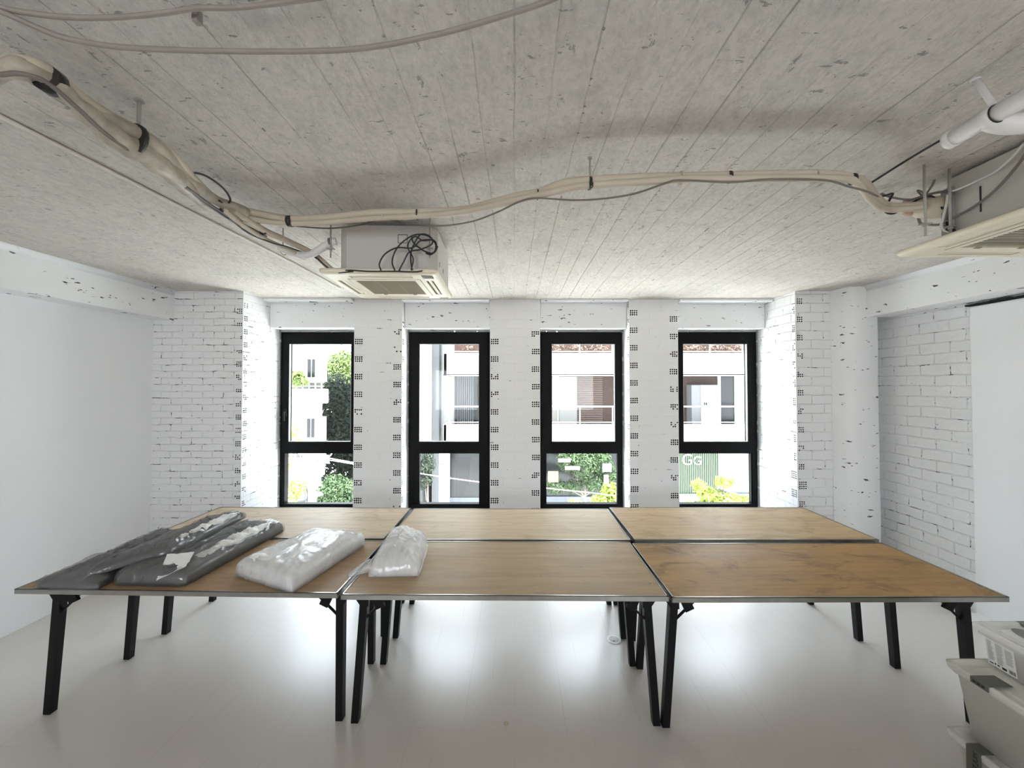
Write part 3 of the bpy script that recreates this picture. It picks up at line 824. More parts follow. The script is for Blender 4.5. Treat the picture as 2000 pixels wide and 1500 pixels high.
# white ring of the floor outlet
p = at(1199, 1250, z=0)
root = empty('floor_outlet', (p.x, p.y, 0), label='round white floor outlet cover beside a black table leg', cat='outlet')
bm = NB(); cyl(bm, p, .052, 0, .006, 32, .048); link('cover_ring', bm, plain('white plastic', (.82, .82, .82), .4), root)
bm = NB(); cyl(bm, p, .035, .006, .0075, 28); link('lid', bm, plain('grey plastic lid', (.50, .50, .50), .4), root)
bm = NB(); box(bm, p.x - .012, p.x + .001, p.y - .026, p.y - .018, .0075, .0085); link('finger_slot', bm, M['ink'], root)

# ------------------------------------------------------------------ ceiling cassettes
def plate_holes(bm, x0, x1, y0, y1, z, holes, depth):
    xs = sorted(set([x0, x1] + [v for h in holes for v in h[:2]])); ys = sorted(set([y0, y1] + [v for h in holes for v in h[2:]]))
    for a, b in zip(xs, xs[1:]):
        for c, d in zip(ys, ys[1:]):
            mx, my = (a + b) / 2, (c + d) / 2
            if any(h[0] < mx < h[1] and h[2] < my < h[3] for h in holes): continue
            quad(bm, [(a, c, z), (b, c, z), (b, d, z), (a, d, z)])
    for h in holes:
        a, b, c, d = h
        for p, q in (((a, c), (b, c)), ((b, c), (b, d)), ((b, d), (a, d)), ((a, d), (a, c))):
            quad(bm, [(*p, z), (*q, z), (*q, z + depth), (*p, z + depth)])
def rsq(h, r, n=12):
    pts = []
    for cx_, cy_, a0 in ((h - r, h - r, 0), (-h + r, h - r, 90), (-h + r, -h + r, 180), (h - r, -h + r, 270)):
        for k_ in range(n + 1): a = R(a0 + 90 * k_ / n); pts.append((cx_ + r * math.cos(a), cy_ + r * math.sin(a)))
    return pts
def cassette(loc, rz, label, HS, body_h, slats, body_half, boff=(0, 0)):
    root = empty('ceiling_air_conditioner', loc, rz, label=label, cat='air conditioner')
    s = HS / .335
    bm = NB()
    inn = rsq(.300 * s, .0001, 12); prof = [(.300, .0, .0001), (.322, .003, .018), (.335, .012, .03), (.335, .026, .03), (.325, .032, .025), (.20, .032, .01)]
    rings = []
    for (h, z, r) in prof: rings.append([bm.verts.new((x, y, z)) for x, y in rsq(h * s, r, 12)])
    for a, b in zip(rings, rings[1:]):
        for q in range(len(a)): bm.faces.new((a[q], a[(q + 1) % len(a)], b[(q + 1) % len(a)], b[q])).smooth = True
    H = [(-.18, .18, -.286, -.242), (-.18, .18, .242, .286), (-.286, -.242, -.18, .18), (.242, .286, -.18, .18), (-.215, .215, -.215, .215)]
    H = [tuple(v * s for v in h) for h in H]
    plate_holes(bm, -.3 * s, .3 * s, -.3 * s, .3 * s, 0, H, .024)
    bmesh.ops.remove_doubles(bm, verts=bm.verts[:], dist=1e-5)
    link('front_panel', bm, M['acpanel'], root, world=False, recalc=False)
    bm = NB(); quad(bm, [(-.3 * s, -.3 * s, .0235), (.3 * s, -.3 * s, .0235), (.3 * s, .3 * s, .0235), (-.3 * s, .3 * s, .0235)])
    link('air_duct', bm, M['acdark'], root, world=False)
    for h in H[:4]:
        bm = NB(); a, b, c, d = h; g = .005
        if b - a > d - c:
            pr = [(c + .010, .006), (c + .016, .002), (d - .016, .002), (d - .011, .006)]
            for (y1_, z1_), (y2_, z2_) in zip(pr, pr[1:]): quad(bm, [(a + g, y1_, z1_), (b - g, y1_, z1_), (b - g, y2_, z2_), (a + g, y2_, z2_)])
        else:
            pr = [(a + .010, .006), (a + .016, .002), (b - .016, .002), (b - .011, .006)]
            for (x1_, z1_), (x2_, z2_) in zip(pr, pr[1:]): quad(bm, [(x1_, c + g, z1_), (x1_, d - g, z1_), (x2_, d - g, z2_), (x2_, c + g, z2_)])
        link('louver', bm, M['acpanel'], root, world=False)
    bm = NB(); plate_holes(bm, -.212 * s, .212 * s, -.212 * s, .212 * s, -.001, [(-.178 * s, .178 * s, -.178 * s, .178 * s)], .012)
    gf = link('grille_frame', bm, M['acpanel'], root, world=False)
    bm = NB(); n = slats
    for q in range(n + 1):
        v = (-.178 + .356 * q / n) * s
        box(bm, -.178 * s, .178 * s, v - .0016, v + .0022, .001, .003) if slats < 30 else box(bm, -.178 * s, .178 * s, v - .0014, v + .0014, .002, .006)
    if slats >= 30:
        for q in range(n + 1):
            v = (-.178 + .356 * q / n) * s; box(bm, v - .0012, v + .0012, -.178 * s, .178 * s, .003, .0065)
        for q in (-.06, .06): box(bm, q - .002, q + .002, -.178 * s, .178 * s, .0, .006)
    link('grille', bm, M['grille'] if slats >= 30 else M['grille2'], root, world=False)
    for x in (-.1, .1): boxobj('grille_latch', ((x - .012) * s, (x + .012) * s, .170 * s, .186 * s, -.004, .002), M['grille'], gf, bev=.001, world=False)
    # body with cut corners
    bm = NB(); h = body_half; c = .06; z0, z1 = .034, .034 + body_h
    pr = [(-h + c, -h), (h - c, -h), (h, -h + c), (h, h - c), (h - c, h), (-h + c, h), (-h, h - c), (-h, -h + c)]
    pr = [(x + boff[0], y + boff[1]) for x, y in pr]
    A = [bm.verts.new((x, y, z0)) for x, y in pr]; B = [bm.verts.new((x, y, z1)) for x, y in pr]
    for q in range(8): bm.faces.new((A[q], A[(q + 1) % 8], B[(q + 1) % 8], B[q]))
    bm.faces.new(A[::-1]); bm.faces.new(B); bmesh.ops.bevel(bm, geom=bm.edges[:], offset=.004, segments=2, affect='EDGES')
    body = link('body', bm, M['acwhite'], root, world=False)
    bm = NB(); box(bm, -h - .004 + boff[0], h + .004 + boff[0], -h - .004 + boff[1], h + .004 + boff[1], .028, .036)
    link('gasket', bm, M['acdark'], root, world=False)
    return root, body, h, z0, z1
PZ = 2.427
ac1, body1, h1, z0, z1 = cassette((-.777, 2.572, PZ), R(1.5), 'cream ceiling cassette air conditioner with black cables coiled at its side, above the left windows', .333, .258, 36, .283, boff=(.035, 0))
# knockout square outline, corner bracket slots and sensor cover on the first unit
bm = NB(); fy = -h1 - .0012; q0, q1, r0, r1 = .10, .155, .19, .24
for a, b, c, d in ((q0, q1, r0, r0 + .003), (q0, q1, r1 - .003, r1), (q0, q0 + .003, r0, r1), (q1 - .003, q1, r0, r1)): box(bm, a, b, fy, fy + .003, c, d)
link('knockout_plate', bm, M['acdark'], body1, world=False)
bm = NB(); box(bm, .235, .30, -.30, -.235, -.0015, .004, bev=.002)
link('sensor_window', bm, plain('dark glossy sensor cover', (.10, .085, .06), .12), ac1, world=False)
bm = NB(); box(bm, .25, .31, .27, .30, -.0015, .002, bev=.001); link('badge_plate', bm, M['grille'], ac1, world=False)
bm = NB()
bm.free()
for sy_ in (.03, .17): boxobj('side_slot', (h1 + .034, h1 + .037, sy_ - .19, sy_ - .187, .09, .12), M['acdark'], body1, world=False)
def rods(root, pts, ztop, z_lo, r=.005):
    for (x, y) in pts:
        bm = NB(); tube(bm, [(x, y, z_lo), (x, y, ztop)], r, smooth=False, seg=8)
        rd = link('hanger_rod', bm, M['rod'], root, world=False)
        bm = NB(); box(bm, x - .02, x + .02, y - .012, y + .012, z_lo + .05, z_lo + .054); cyl(bm, (x, y), .009, z_lo + .042, z_lo + .05, 6)
        link('bracket_nut', bm, M['rod'], rd, world=False)
rods(ac1, [(-.272, -.305), (.290, -.325)], CZ - PZ, .095)

# black cables looped at the corner of the first unit
ca = empty('cable_coil', (-.47, 2.24, PZ + .04), label='loops of black cable hanging at the corner of the cream air conditioner', cat='cable')
yb = 2.235
def loop(parent, pts, r, m, name='cable_loop', y=None, z=None, n=7, seg=8):
    bm = NB(); P = [at(a, b, y=(y if y is not None else c_[0])) for (a, b, *c_) in pts]
    P = [at(a, b, x=1.955) if p.x > 1.955 else p for p, (a, b, *c_) in zip(P, pts)]       # stay in front of the second unit's side
    tube(bm, P, r, n=n, seg=seg); return link(name, bm, m, parent, uv=False)
B_ = M['cableblack']
loop(ca, [(744, 528, yb), (741, 515, yb), (752, 496, yb - .01), (775, 484, yb - .02), (805, 484, yb - .03), (822, 470, yb - .03), (848, 470, yb - .04), (852, 487, yb - .04), (842, 497, yb - .03), (832, 495, yb - .02)], .0042, B_)
loop(ca, [(771, 528, yb), (766, 510, yb), (775, 485, yb), (795, 466, yb - .01), (815, 458, yb - .02), (838, 462, yb - .03), (851, 478, yb - .04), (846, 494, yb - .03), (828, 490, yb - .02), (808, 474, yb - .01), (804, 463, yb)], .0042, B_)
loop(ca, [(779, 529, yb), (788, 512, yb - .01), (800, 492, yb - .02), (822, 487, yb - .03), (844, 476, yb - .03), (840, 462, yb - .02), (822, 458, yb - .01), (808, 478, yb), (802, 500, yb), (805, 528, yb)], .0042, B_)
loop(ca, [(803, 528, yb), (807, 505, yb), (797, 485, yb), (800, 470, yb), (812, 462, yb - .01), (826, 470, yb - .03), (845, 468, yb - .04)], .0036, B_)
loop(ca, [(855, 481, yb - .02), (850, 492, yb - .03), (838, 496, yb - .02), (820, 484, yb - .01), (809, 480, yb)], .0036, B_)
loop(ca, [(640, 531, yb + .04), (680, 528, yb), (720, 530, yb), (770, 530, yb), (810, 531, yb), (825, 529, yb)], .0045, B_, 'cable_run')
loop(ca, [(620, 505, 2.30), (638, 521, 2.27), (655, 532, 2.25), (690, 530, yb)], .0045, B_, 'cable_run')

# second unit, upper right
p2 = at(1745, 505, z=PZ)
HS2 = .335
ac2, body2, h2, _, _ = cassette((p2.x + HS2, p2.y - HS2, PZ), 0, 'cream ceiling cassette air conditioner cut off by the right edge of the photo', HS2, .278, 20, .262, boff=(.035, -.02))
ax, ay = p2.x + HS2, p2.y - HS2
def loc2(px, py, **k): v = at(px, py, **k); return v
r1 = at(1805, 322, z=CZ); r2 = at(1872, 450, x=1.99)
rods(ac2, [(r1.x - ax, r1.y - ay), (-.285, .12)], CZ - PZ, .02)
for d_ in ((.05, .056, .11, .22), (-.11, -.104, .12, .25)): boxobj('side_slot', (-h2 + .033, -h2 + .035) + d_, M['acdark'], body2, world=False)
boxobj('pipe_opening', (-h2 + .033, -h2 + .035, .17, .205, .04, .17), M['acdark'], body2, world=False)
bm = NB(); box(bm, -h2 + .020, -h2 + .034, .15, .20, .06, .27, bev=.003); link('pipe_bracket', bm, plain('grey metal plate', (.28, .28, .28), .45), body2, world=False)

# ------------------------------------------------------------------ pipes and cables under the ceiling
ZP = 2.65
def zpts(l, z=ZP): return [at(a, b, z=(c[0] if c else z)) for (a, b, *c) in l]
def ties(parent, path, idx, r, m=None, name='cable_tie', w=.006):
    for (px, py, z, rr, ww) in idx:
        pass
def band(parent, p, d, r, w, m, name='strap'):
    bm = NB(); p = Vector(p); d = Vector(d).normalized()
    tube(bm, [p - d * w / 2, p + d * w / 2], r, smooth=False, seg=16); return link(name, bm, m, parent, uv=False)
# main bundle on the left
mb = empty('pipe_bundle', at(270, 262, z=2.60), label='thick taped bundle of insulated pipes running under the left side of the ceiling', cat='pipe')
P1 = zpts([(-60, 152), (0, 138), (45, 134), (90, 150), (140, 192), (200, 232), (270, 262), (330, 310), (370, 355), (420, 390), (480, 416)])
bm = NB(); tube(bm, P1, .024, seg=14, n=7, rad=lambda t: .026 + .004 * math.sin(t * 40)); link('insulated_pipe', bm, M['insulold'], mb, uv=False)
P2 = zpts([(-60, 150), (0, 128), (50, 122), (100, 142), (150, 184), (210, 226), (285, 265), (340, 305), (380, 352), (430, 398), (480, 422)], 2.665)
bm = NB(); tube(bm, P2, .018, seg=12, n=7); link('insulated_pipe', bm, M['insul'], mb, uv=False)
P3 = zpts([(120, 172, 2.62), (170, 222, 2.615), (225, 268, 2.61), (280, 300, 2.61), (335, 338, 2.615), (365, 368, 2.62), (410, 405, 2.63), (470, 430, 2.64)])
bm = NB(); tube(bm, P3, .03, seg=16, n=9, rad=lambda t: .014 + .024 * max(0, math.sin(math.pi * min(1, t * 1.15))) ** .8 + .003 * math.sin(t * 55))
link('taped_wrap', bm, M['insulold'], mb, uv=False)
bm = NB(); tube(bm, zpts([(0, 146, 2.60), (40, 144, 2.60), (90, 160, 2.60), (150, 210, 2.59), (205, 260, 2.585), (255, 296, 2.585), (330, 348, 2.59), (372, 372, 2.6), (430, 412, 2.61), (520, 462, 2.63)]), .006, n=7, seg=8); link('thin_cable', bm, M['cablebrown'], mb, uv=False)
bm = NB(); tube(bm, zpts([(-40, 118, 2.70), (30, 112, 2.70), (80, 124, 2.70), (140, 168, 2.695), (200, 210, 2.69), (258, 246, 2.69)]), .005, n=7, seg=8); link('thin_cable', bm, M['cableblack'], mb, uv=False)
bm = NB(); tube(bm, zpts([(350, 352, 2.6), (400, 396, 2.6), (450, 430, 2.61), (500, 460, 2.62)]), .0045, n=7, seg=8); link('thin_cable', bm, M['cableblack'], mb, uv=False)
def at_band(parent, px, py, px2, py2, z, r, w, m, name='strap'):
    a, b = at(px, py, z=z), at(px2, py2, z=z); band(parent, a, b - a, r, w, m, name)
at_band(mb, 98, 158, 120, 174, 2.645, .036, .03, M['tape'], 'black_tape')
at_band(mb, 264, 272, 290, 286, 2.635, .052, .012, M['tape'], 'black_strap')
at_band(mb, 482, 420, 500, 424, 2.65, .031, .012, M['tape'], 'black_tape')
bm = NB(); tube(bm, zpts([(352, 345, 2.66), (372, 338, 2.67), (398, 342, 2.69), (425, 358, 2.69), (443, 376, 2.68), (450, 392, 2.66), (440, 398, 2.65), (428, 392, 2.64)]), .0045, n=7, seg=8); link('stray_loop', bm, M['cableblack'], mb, uv=False)
# hanger of the bundle
hp = at(272, 195, z=CZ)
bm = NB(); tube(bm, [(hp.x, hp.y, 2.68), (hp.x, hp.y, CZ)], .006, smooth=False, seg=8); cyl(bm, hp, .014, CZ - .006, CZ, 10); link('hanger_rod', bm, M['rod'], mb, uv=False)

# branch to the first unit
br = empty('feeder_pipes', at(540, 455, z=2.60), label='pair of thin insulated pipes with cables leading down to the left air conditioner', cat='pipe')
bm = NB(); tube(bm, zpts([(455, 412, 2.63), (480, 428, 2.62), (520, 452, 2.62), (560, 470, 2.62), (600, 489, 2.61), (618, 500, 2.59), (640, 520, 2.52), (652, 530, 2.50)]), .017, n=7, seg=12); link('insulated_pipe', bm, M['insul'], br, uv=False)
bm = NB(); tube(bm, zpts([(440, 412, 2.60), (480, 444, 2.59), (520, 468, 2.59), (555, 484, 2.59), (590, 500, 2.58)]), .012, n=7, seg=10); link('insulated_pipe', bm, M['insul'], br, uv=False)
bm = NB(); tube(bm, zpts([(430, 408, 2.6), (480, 452, 2.58), (530, 474, 2.58), (560, 482, 2.59), (600, 496, 2.60), (622, 506, 2.56)]), .0045, n=7, seg=8); link('thin_cable', bm, B_, br, uv=False)
at_band(br, 514, 452, 520, 455, 2.615, .0195, .01, M['tape'], 'black_tape')
hp = at(553, 446, z=CZ)
bm = NB(); tube(bm, [(hp.x, hp.y, 2.62), (hp.x, hp.y, CZ)], .004, smooth=False, seg=8); link('hanger_rod', bm, M['rod'], br, uv=False)
bm = NB(); tube(bm, [at(553, 486, y=2.45), at(548, 492, y=2.45), at(556, 498, y=2.45), at(566, 490, y=2.45)], .003, seg=6); link('pipe_hook', bm, M['rod'], br, uv=False)
# drain hose with elbow
dh = empty('drain_hose', at(600, 495, y=2.42), label='white drain hose bending up into the side of the left air conditioner', cat='hose')
bm = NB(); tube(bm, [at(548, 484, y=2.46), at(572, 494, y=2.40), at(594, 499, y=2.36), at(610, 496, y=2.33), at(626, 486, y=2.32), at(640, 477, y=2.32), at(648, 473, y=2.325), at(657, 472, y=2.33)], .021, n=7, seg=14); link('hose', bm, M['pipewhite'], dh, uv=False)
a_, b_ = at(592, 499, y=2.37), at(600, 499, y=2.35); band(dh, a_, b_ - a_, .0245, .014, M['pipewhite'], 'elbow_collar')
a_, b_ = at(645, 473, y=2.32), at(652, 472, y=2.32); band(dh, a_, b_ - a_, .024, .010, M['cablebrown'], 'hose_clamp')

# cross pipes to the second unit
cp = empty('insulated_pipe_pair', at(1000, 385, z=2.60), label='pair of cream insulated pipes crossing below the ceiling from left bundle to right air conditioner', cat='pipe')
top = [(470, 410), (520, 420), (565, 427), (640, 424), (730, 415), (815, 414), (900, 410), (960, 396), (1010, 383), (1050, 376), (1100, 358), (1150, 352), (1240, 347), (1330, 345), (1420, 343), (1500, 341), (1600, 340), (1665, 347), (1692, 360), (1708, 382), (1735, 402), (1775, 402), (1810, 398)]
low = [(470, 420), (520, 432), (565, 436), (640, 434), (730, 426), (815, 422), (900, 414), (960, 402), (1010, 390), (1050, 382), (1100, 370), (1150, 362), (1240, 356), (1330, 350), (1420, 349), (1500, 348), (1600, 348), (1665, 352), (1688, 372), (1702, 392), (1730, 408), (1775, 408), (1810, 404)]
bm = NB(); tube(bm, zpts(top, 2.66), .0165, n=6, seg=14); link('insulated_pipe', bm, M['insul'], cp, uv=False)
bm = NB(); tube(bm, zpts(low, 2.637), .0145, n=6, seg=14); link('insulated_pipe', bm, M['insul'], cp, uv=False)
for (x, y, w_, rr) in ((566, 432, .022, .028), (815, 419, .006, .026), (1050, 380, .006, .023), (1152, 358, .010, .027), (1425, 346, .005, .024), (1666, 350, .007, .023)):
    a = at(x, y, z=2.648); band(cp, a, (1, .05, 0), rr, w_, M['tape'], 'cable_tie')
for (x, y) in ((748, 421), (1330, 348), (1592, 345)):
    a = at(x, y, z=2.65); band(cp, a, (1, .05, 0), .027, .008, M['insul'], 'tape_joint')
hp = at(1152, 308, z=CZ)
bm = NB(); tube(bm, [(hp.x, hp.y, 2.645), (hp.x, hp.y, CZ)], .0035, smooth=False, seg=8); cyl(bm, hp, .009, CZ - .005, CZ, 8); link('hanger_rod', bm, M['rod'], cp, uv=False)
bm = NB(); hh_ = at(1152, 362, z=2.64)
tube(bm, [hh_ + Vector((-.006, -.03, .0)), hh_ + Vector((-.004, -.03, -.02)), hh_ + Vector((.004, -.03, -.024)), hh_ + Vector((.008, -.03, -.004))], .002, seg=6); link('wire_clip', bm, M['cableblack'], cp, uv=False)
# thin cable slung below the cross pipes
sl = [(480, 432, 2.66), (560, 440, 2.67), (640, 446, 2.67), (700, 440, 2.66), (748, 429, 2.65), (800, 437, 2.64), (860, 441, 2.63), (920, 433, 2.62), (970, 415, 2.62), (1015, 394, 2.62), (1050, 387, 2.62), (1120, 391, 2.61), (1180, 388, 2.61), (1240, 378, 2.61), (1300, 358, 2.62), (1330, 352, 2.62), (1425, 356, 2.62), (1510, 350, 2.625), (1610, 352, 2.62), (1660, 365, 2.61), (1690, 373, 2.60), (1715, 384, 2.60)]
bm = NB(); tube(bm, zpts(sl), .0042, n=7, seg=8); tag(link('signal_cable', bm, M['cablebrown'], uv=False), 'thin brown grey cable slung in shallow sags below the crossing pipe pair', 'cable')
# foam lump and cable knot where the pipes reach the second unit
fk = empty('pipe_joint_wrap', at(1810, 400, y=1.98), label='fat cream insulated joint with pinkish foam entering the right air conditioner', cat='pipe joint')
bm = NB(); tube(bm, [at(1776, 408, y=1.99), at(1800, 407, y=1.93), at(1822, 406, y=1.88), at(1850, 402, y=1.84)], .04, n=7, seg=16, rad=lambda t: .026 + .024 * min(1, t * 2.5)); link('insulation_sleeve', bm, M['insul'], fk, uv=False)
for (px, py, r_) in ((1772, 398, .018), (1779, 412, .02), (1768, 414, .016), (1786, 404, .016)):
    pass
bm = NB(); tube(bm, [at(1764, 412, y=1.97), at(1775, 418, y=1.95), at(1783, 410, y=1.93), at(1780, 396, y=1.94), at(1768, 395, y=1.96), at(1772, 404, y=1.95)], .013, n=6, seg=10); link('foam_wrap', bm, M['foam'], fk, uv=False)
kc = empty('cable_knot', at(1760, 400, y=1.95), label='tangled black and grey cables looping around the pipe joint beside the right air conditioner', cat='cable')
Y2 = 1.93
loop(kc, [(1690, 368, 2.0), (1708, 384, 1.97), (1725, 383, 1.95), (1743, 378, 1.93), (1740, 386, 1.93), (1730, 405, 1.93), (1730, 414, 1.93), (1745, 417, 1.93), (1770, 404, 1.93), (1795, 388, 1.92), (1812, 382, 1.92), (1830, 390, 1.92), (1841, 408, 1.92)], .005, B_)
loop(kc, [(1715, 376, 2.0), (1740, 385, 1.95), (1775, 390, 1.93), (1800, 384, 1.90), (1830, 376, 1.9), (1855, 374, 1.9), (1860, 380, 1.9), (1855, 400, 1.9), (1848, 425, 1.9), (1845, 440, 1.9)], .0055, M['cablebrown'])
loop(kc, [(1793, 424, 1.93), (1798, 436, 1.93), (1815, 439, 1.92), (1838, 438, 1.9), (1862, 425, 1.85), (1900, 405, 1.75), (1940, 375, 1.65), (1975, 338, 1.58), (2010, 292, 1.5), (2040, 250, 1.42)], .0055, M['cablebrown'], 'cable_run')
loop(kc, [(1853, 380, 1.9), (1850, 400, 1.9), (1843, 430, 1.9), (1840, 442, 1.9), (1848, 450, 1.9), (1860, 452, 1.9)], .008, M['cablewhite'], 'cable_run')
loop(kc, [(1858, 374, 1.9), (1880, 366, 1.85), (1910, 352, 1.75), (1943, 336, 1.68), (1965, 318, 1.62), (1985, 298, 1.55), (2000, 280, 1.5)], .0045, M['cablewhite'], 'cable_run')
loop(kc, [(1806, 384, 1.93), (1814, 372, 1.93), (1822, 360, 1.93), (1828, 343, 1.93)], .0045, M['cablebrown'])
loop(kc, [(1806, 386, 1.93), (1802, 376, 1.93), (1792, 372, 1.93), (1800, 382, 1.93)], .004, M['cablebrown'])
loop(kc, [(1850, 434, 1.9), (1855, 445, 1.88), (1862, 452, 1.88), (1850, 448, 1.88)], .009, M['cableblack'])

# white painted pipe, upper right, with branch and hanger
wp = empty('ceiling_pipe', at(1930, 235, z=2.60), label='thick white painted pipe with a side branch hanging near the upper right corner', cat='pipe')
x0_ = at(1865, 268, z=2.62)
bm = NB(); tube(bm, [(x0_.x, x0_.y + .01, 2.62), (x0_.x, .55, 2.62)], .026, smooth=False, seg=20); link('main_pipe', bm, M['pipewhite'], wp, uv=False)
bm = NB(); tube(bm, [(x0_.x, x0_.y, 2.62), (x0_.x, x0_.y + .02, 2.62)], .029, smooth=False, seg=20); link('end_cap', bm, M['pipewhite'], wp, uv=False)
yb_ = x0_.y - .09
bm = NB(); tube(bm, [(x0_.x, yb_, 2.62), (x0_.x + .04, yb_ - .005, 2.605), (x0_.x + .09, yb_ - .01, 2.60), (x0_.x + .3, yb_ - .03, 2.60)], .03, seg=18); link('branch_pipe', bm, M['pipewhite'], wp, uv=False)
band(wp, (x0_.x, x0_.y - .10, 2.62), (0, 1, 0), .031, .03, M['pipewhite'], 'pipe_collar')
hp = at(1905, 155, z=CZ); hp2 = Vector((x0_.x, x0_.y - .11, 2.645))
bm = NB(); tube(bm, [hp2, hp], .009, smooth=False, seg=10); cyl(bm, hp, .013, CZ - .005, CZ, 12); link('hanger_rod', bm, M['pipewhite'], wp, uv=False)
a = Vector((x0_.x, x0_.y - .115, 2.62)); band(wp, a, (0, 1, 0), .0285, .006, M['tape'], 'pipe_ring')
bm = NB(); tube(bm, [at(1700, 358, z=2.69), at(1760, 320, z=2.735), at(1820, 284, z=2.74), at(1880, 250, z=2.735), at(1908, 236, z=2.67)], .0045, seg=8); tag(link('straight_cable', bm, M['cableblack'], uv=False), 'taut black cable running from the crossing pipes up to the white pipe hanger', 'cable')

# cables close above the camera
bm = NB(); tube(bm, [at(a, b, z=c) for a, b, c in ((-80, -5, 2.72), (0, 22, 2.70), (60, 48, 2.69), (120, 72, 2.68), (200, 88, 2.67), (300, 96, 2.66), (450, 100, 2.65), (600, 100, 2.65), (720, 93, 2.66), (850, 68, 2.68), (960, 38, 2.71), (1060, 6, 2.73), (1130, -25, 2.74))], .0065, n=8, seg=10)
tag(link('sagging_cable', bm, M['cablepaint'], uv=False), 'painted cable sagging in a long curve across the top left of the ceiling', 'cable')
c2 = empty('clipped_cable', at(384, 20, z=2.7), label='painted cable held by a small ceiling clip in the top left corner', cat='cable')
bm = NB(); tube(bm, [at(a, b, z=c) for a, b, c in ((-80, -12, 2.72), (0, 14, 2.71), (60, 26, 2.71), (140, 34, 2.71), (240, 33, 2.715), (330, 24, 2.725), (384, 16, 2.73), (460, 15, 2.735), (560, 4, 2.74), (640, -8, 2.745))], .0065, n=8, seg=10); link('cable', bm, M['cablepaint'], c2, uv=False)
hp = at(384, 18, z=CZ)
bm = NB(); box(bm, hp.x - .008, hp.x + .008, hp.y - .008, hp.y + .012, 2.722, CZ, bev=.003); link('ceiling_clip', bm, M['cablepaint'], c2, uv=False)
# conduit on the ceiling, left
cl_ = [(-1.86, .9, CZ - .010), (-1.81, 1.4, CZ - .010), (-1.765, 2.2, CZ - .010), (-1.72, 3.0, CZ - .010), (-1.70, 3.9, CZ - .010)]
bm = NB(); tube(bm, cl_, .009, seg=12); tag(link('ceiling_conduit', bm, plain('conduit painted white', (.60, .565, .51), .6), uv=False), 'white painted conduit fixed along the ceiling left of the thick pipe bundle', 'conduit')

# ------------------------------------------------------------------ storage boxes
def tub(name, label, x0, x1, y0, y1, z0, z1, mt, ml, group, contents=None, lidh=.018, over=.0):
    root = empty(name, ((x0 + x1) / 2, (y0 + y1) / 2, z0), label=label, cat='storage box', group=group)
    bm = NB(); t = .028 if z1 - z0 > .2 else .018; r = .03
    def ring(xa, xb, ya, yb_, z, r=.03):
        pts = []
        for cx_, cy_, a0 in ((xb - r, yb_ - r, 0), (xa + r, yb_ - r, 90), (xa + r, ya + r, 180), (xb - r, ya + r, 270)):
            for q in range(7): a = R(a0 + 90 * q / 6); pts.append(bm.verts.new((cx_ + r * math.cos(a), cy_ + r * math.sin(a), z)))
        return pts
    def skin(rs, m=0):
        for a, b in zip(rs, rs[1:]):
            for q in range(len(a)): bm.faces.new((a[q], a[(q + 1) % len(a)], b[(q + 1) % len(a)], b[q])).smooth = True
    i = .022
    rs = [ring(x0 + i + t, x1 - i - t, y0 + i + t, y1 - i - t, z0 + .001), ring(x0 + i, x1 - i, y0 + i, y1 - i, z1 - .045), ring(x0 + i * .4, x1 - i * .4, y0 + i * .4, y1 - i * .4, z1 - .036), ring(x0 + i * .4, x1 - i * .4, y0 + i * .4, y1 - i * .4, z1 - lidh)]
    skin(rs); bm.faces.new(rs[0][::-1])
    link('tub', bm, mt, root, uv=False)
    bm = NB()
    rs = [ring(x0, x1, y0, y1, z1 - lidh - .008), ring(x0 - .003, x1 + .003, y0 - .003, y1 + .003, z1 - .005), ring(x0 + .003, x1 - .003, y0 + .003, y1 - .003, z1), ring(x0 + .016, x1 - .016, y0 + .016, y1 - .016, z1), ring(x0 + .024, x1 - .024, y0 + .024, y1 - .024, z1 - .010), ring(x0 + .05, x1 - .05, y0 + .05, y1 - .05, z1 - .010), ring(x0 + .056, x1 - .056, y0 + .056, y1 - .056, z1 - .005)]
    skin(rs); bm.faces.new(rs[-1])
    link('lid', bm, ml, root, uv=False)
    return root
pc = at(1842, 1285, z=.591)
X0, Y1 = pc.x, pc.y
GBX = 'storage boxes stacked at the right'
b1 = tub('storage_box', 'lowest milky plastic storage box of the stack at the right, with dark label band', X0 - .002, X0 + .46, Y1 - .62, Y1 - .0, 0, .2955, M['tubmilk'], M['lidclear'], GBX)
b2 = tub('storage_box', 'large milky grey green storage box in the middle of the stack', X0, X0 + .46, Y1 - .615, Y1, .2955, .591, M['tubmilk'], M['tubmilk'], GBX)
pt = at(1893, 1212, z=.757)
TX, TY = pt.x, pt.y
b3 = tub('storage_box', 'small clear storage box with white printed label on top of the stack', TX, TX + .28, TY - .40, TY, .5908, .757, M['tubclear'], M['lidclear'], GBX, lidh=.014)
bm = NB(); box(bm, X0 + .06, X0 + .40, Y1 - .55, Y1 - .06, .31, .50, bev=.03); link('contents', bm, plain('grey green folded contents', (.42, .44, .38), .8, nscale=8), b2, uv=False)
bm = NB(); box(bm, X0 + .06, X0 + .40, Y1 - .55, Y1 - .06, .01, .22, bev=.03); link('contents', bm, plain('pale grey folded contents', (.45, .45, .42), .8, nscale=8), b1, uv=False)
bm = NB(); box(bm, TX + .045, TX + .24, TY - .36, TY - .14, .60, .70, bev=.02, seg=3); link('contents', bm, M['brownthing'], b3, uv=False)
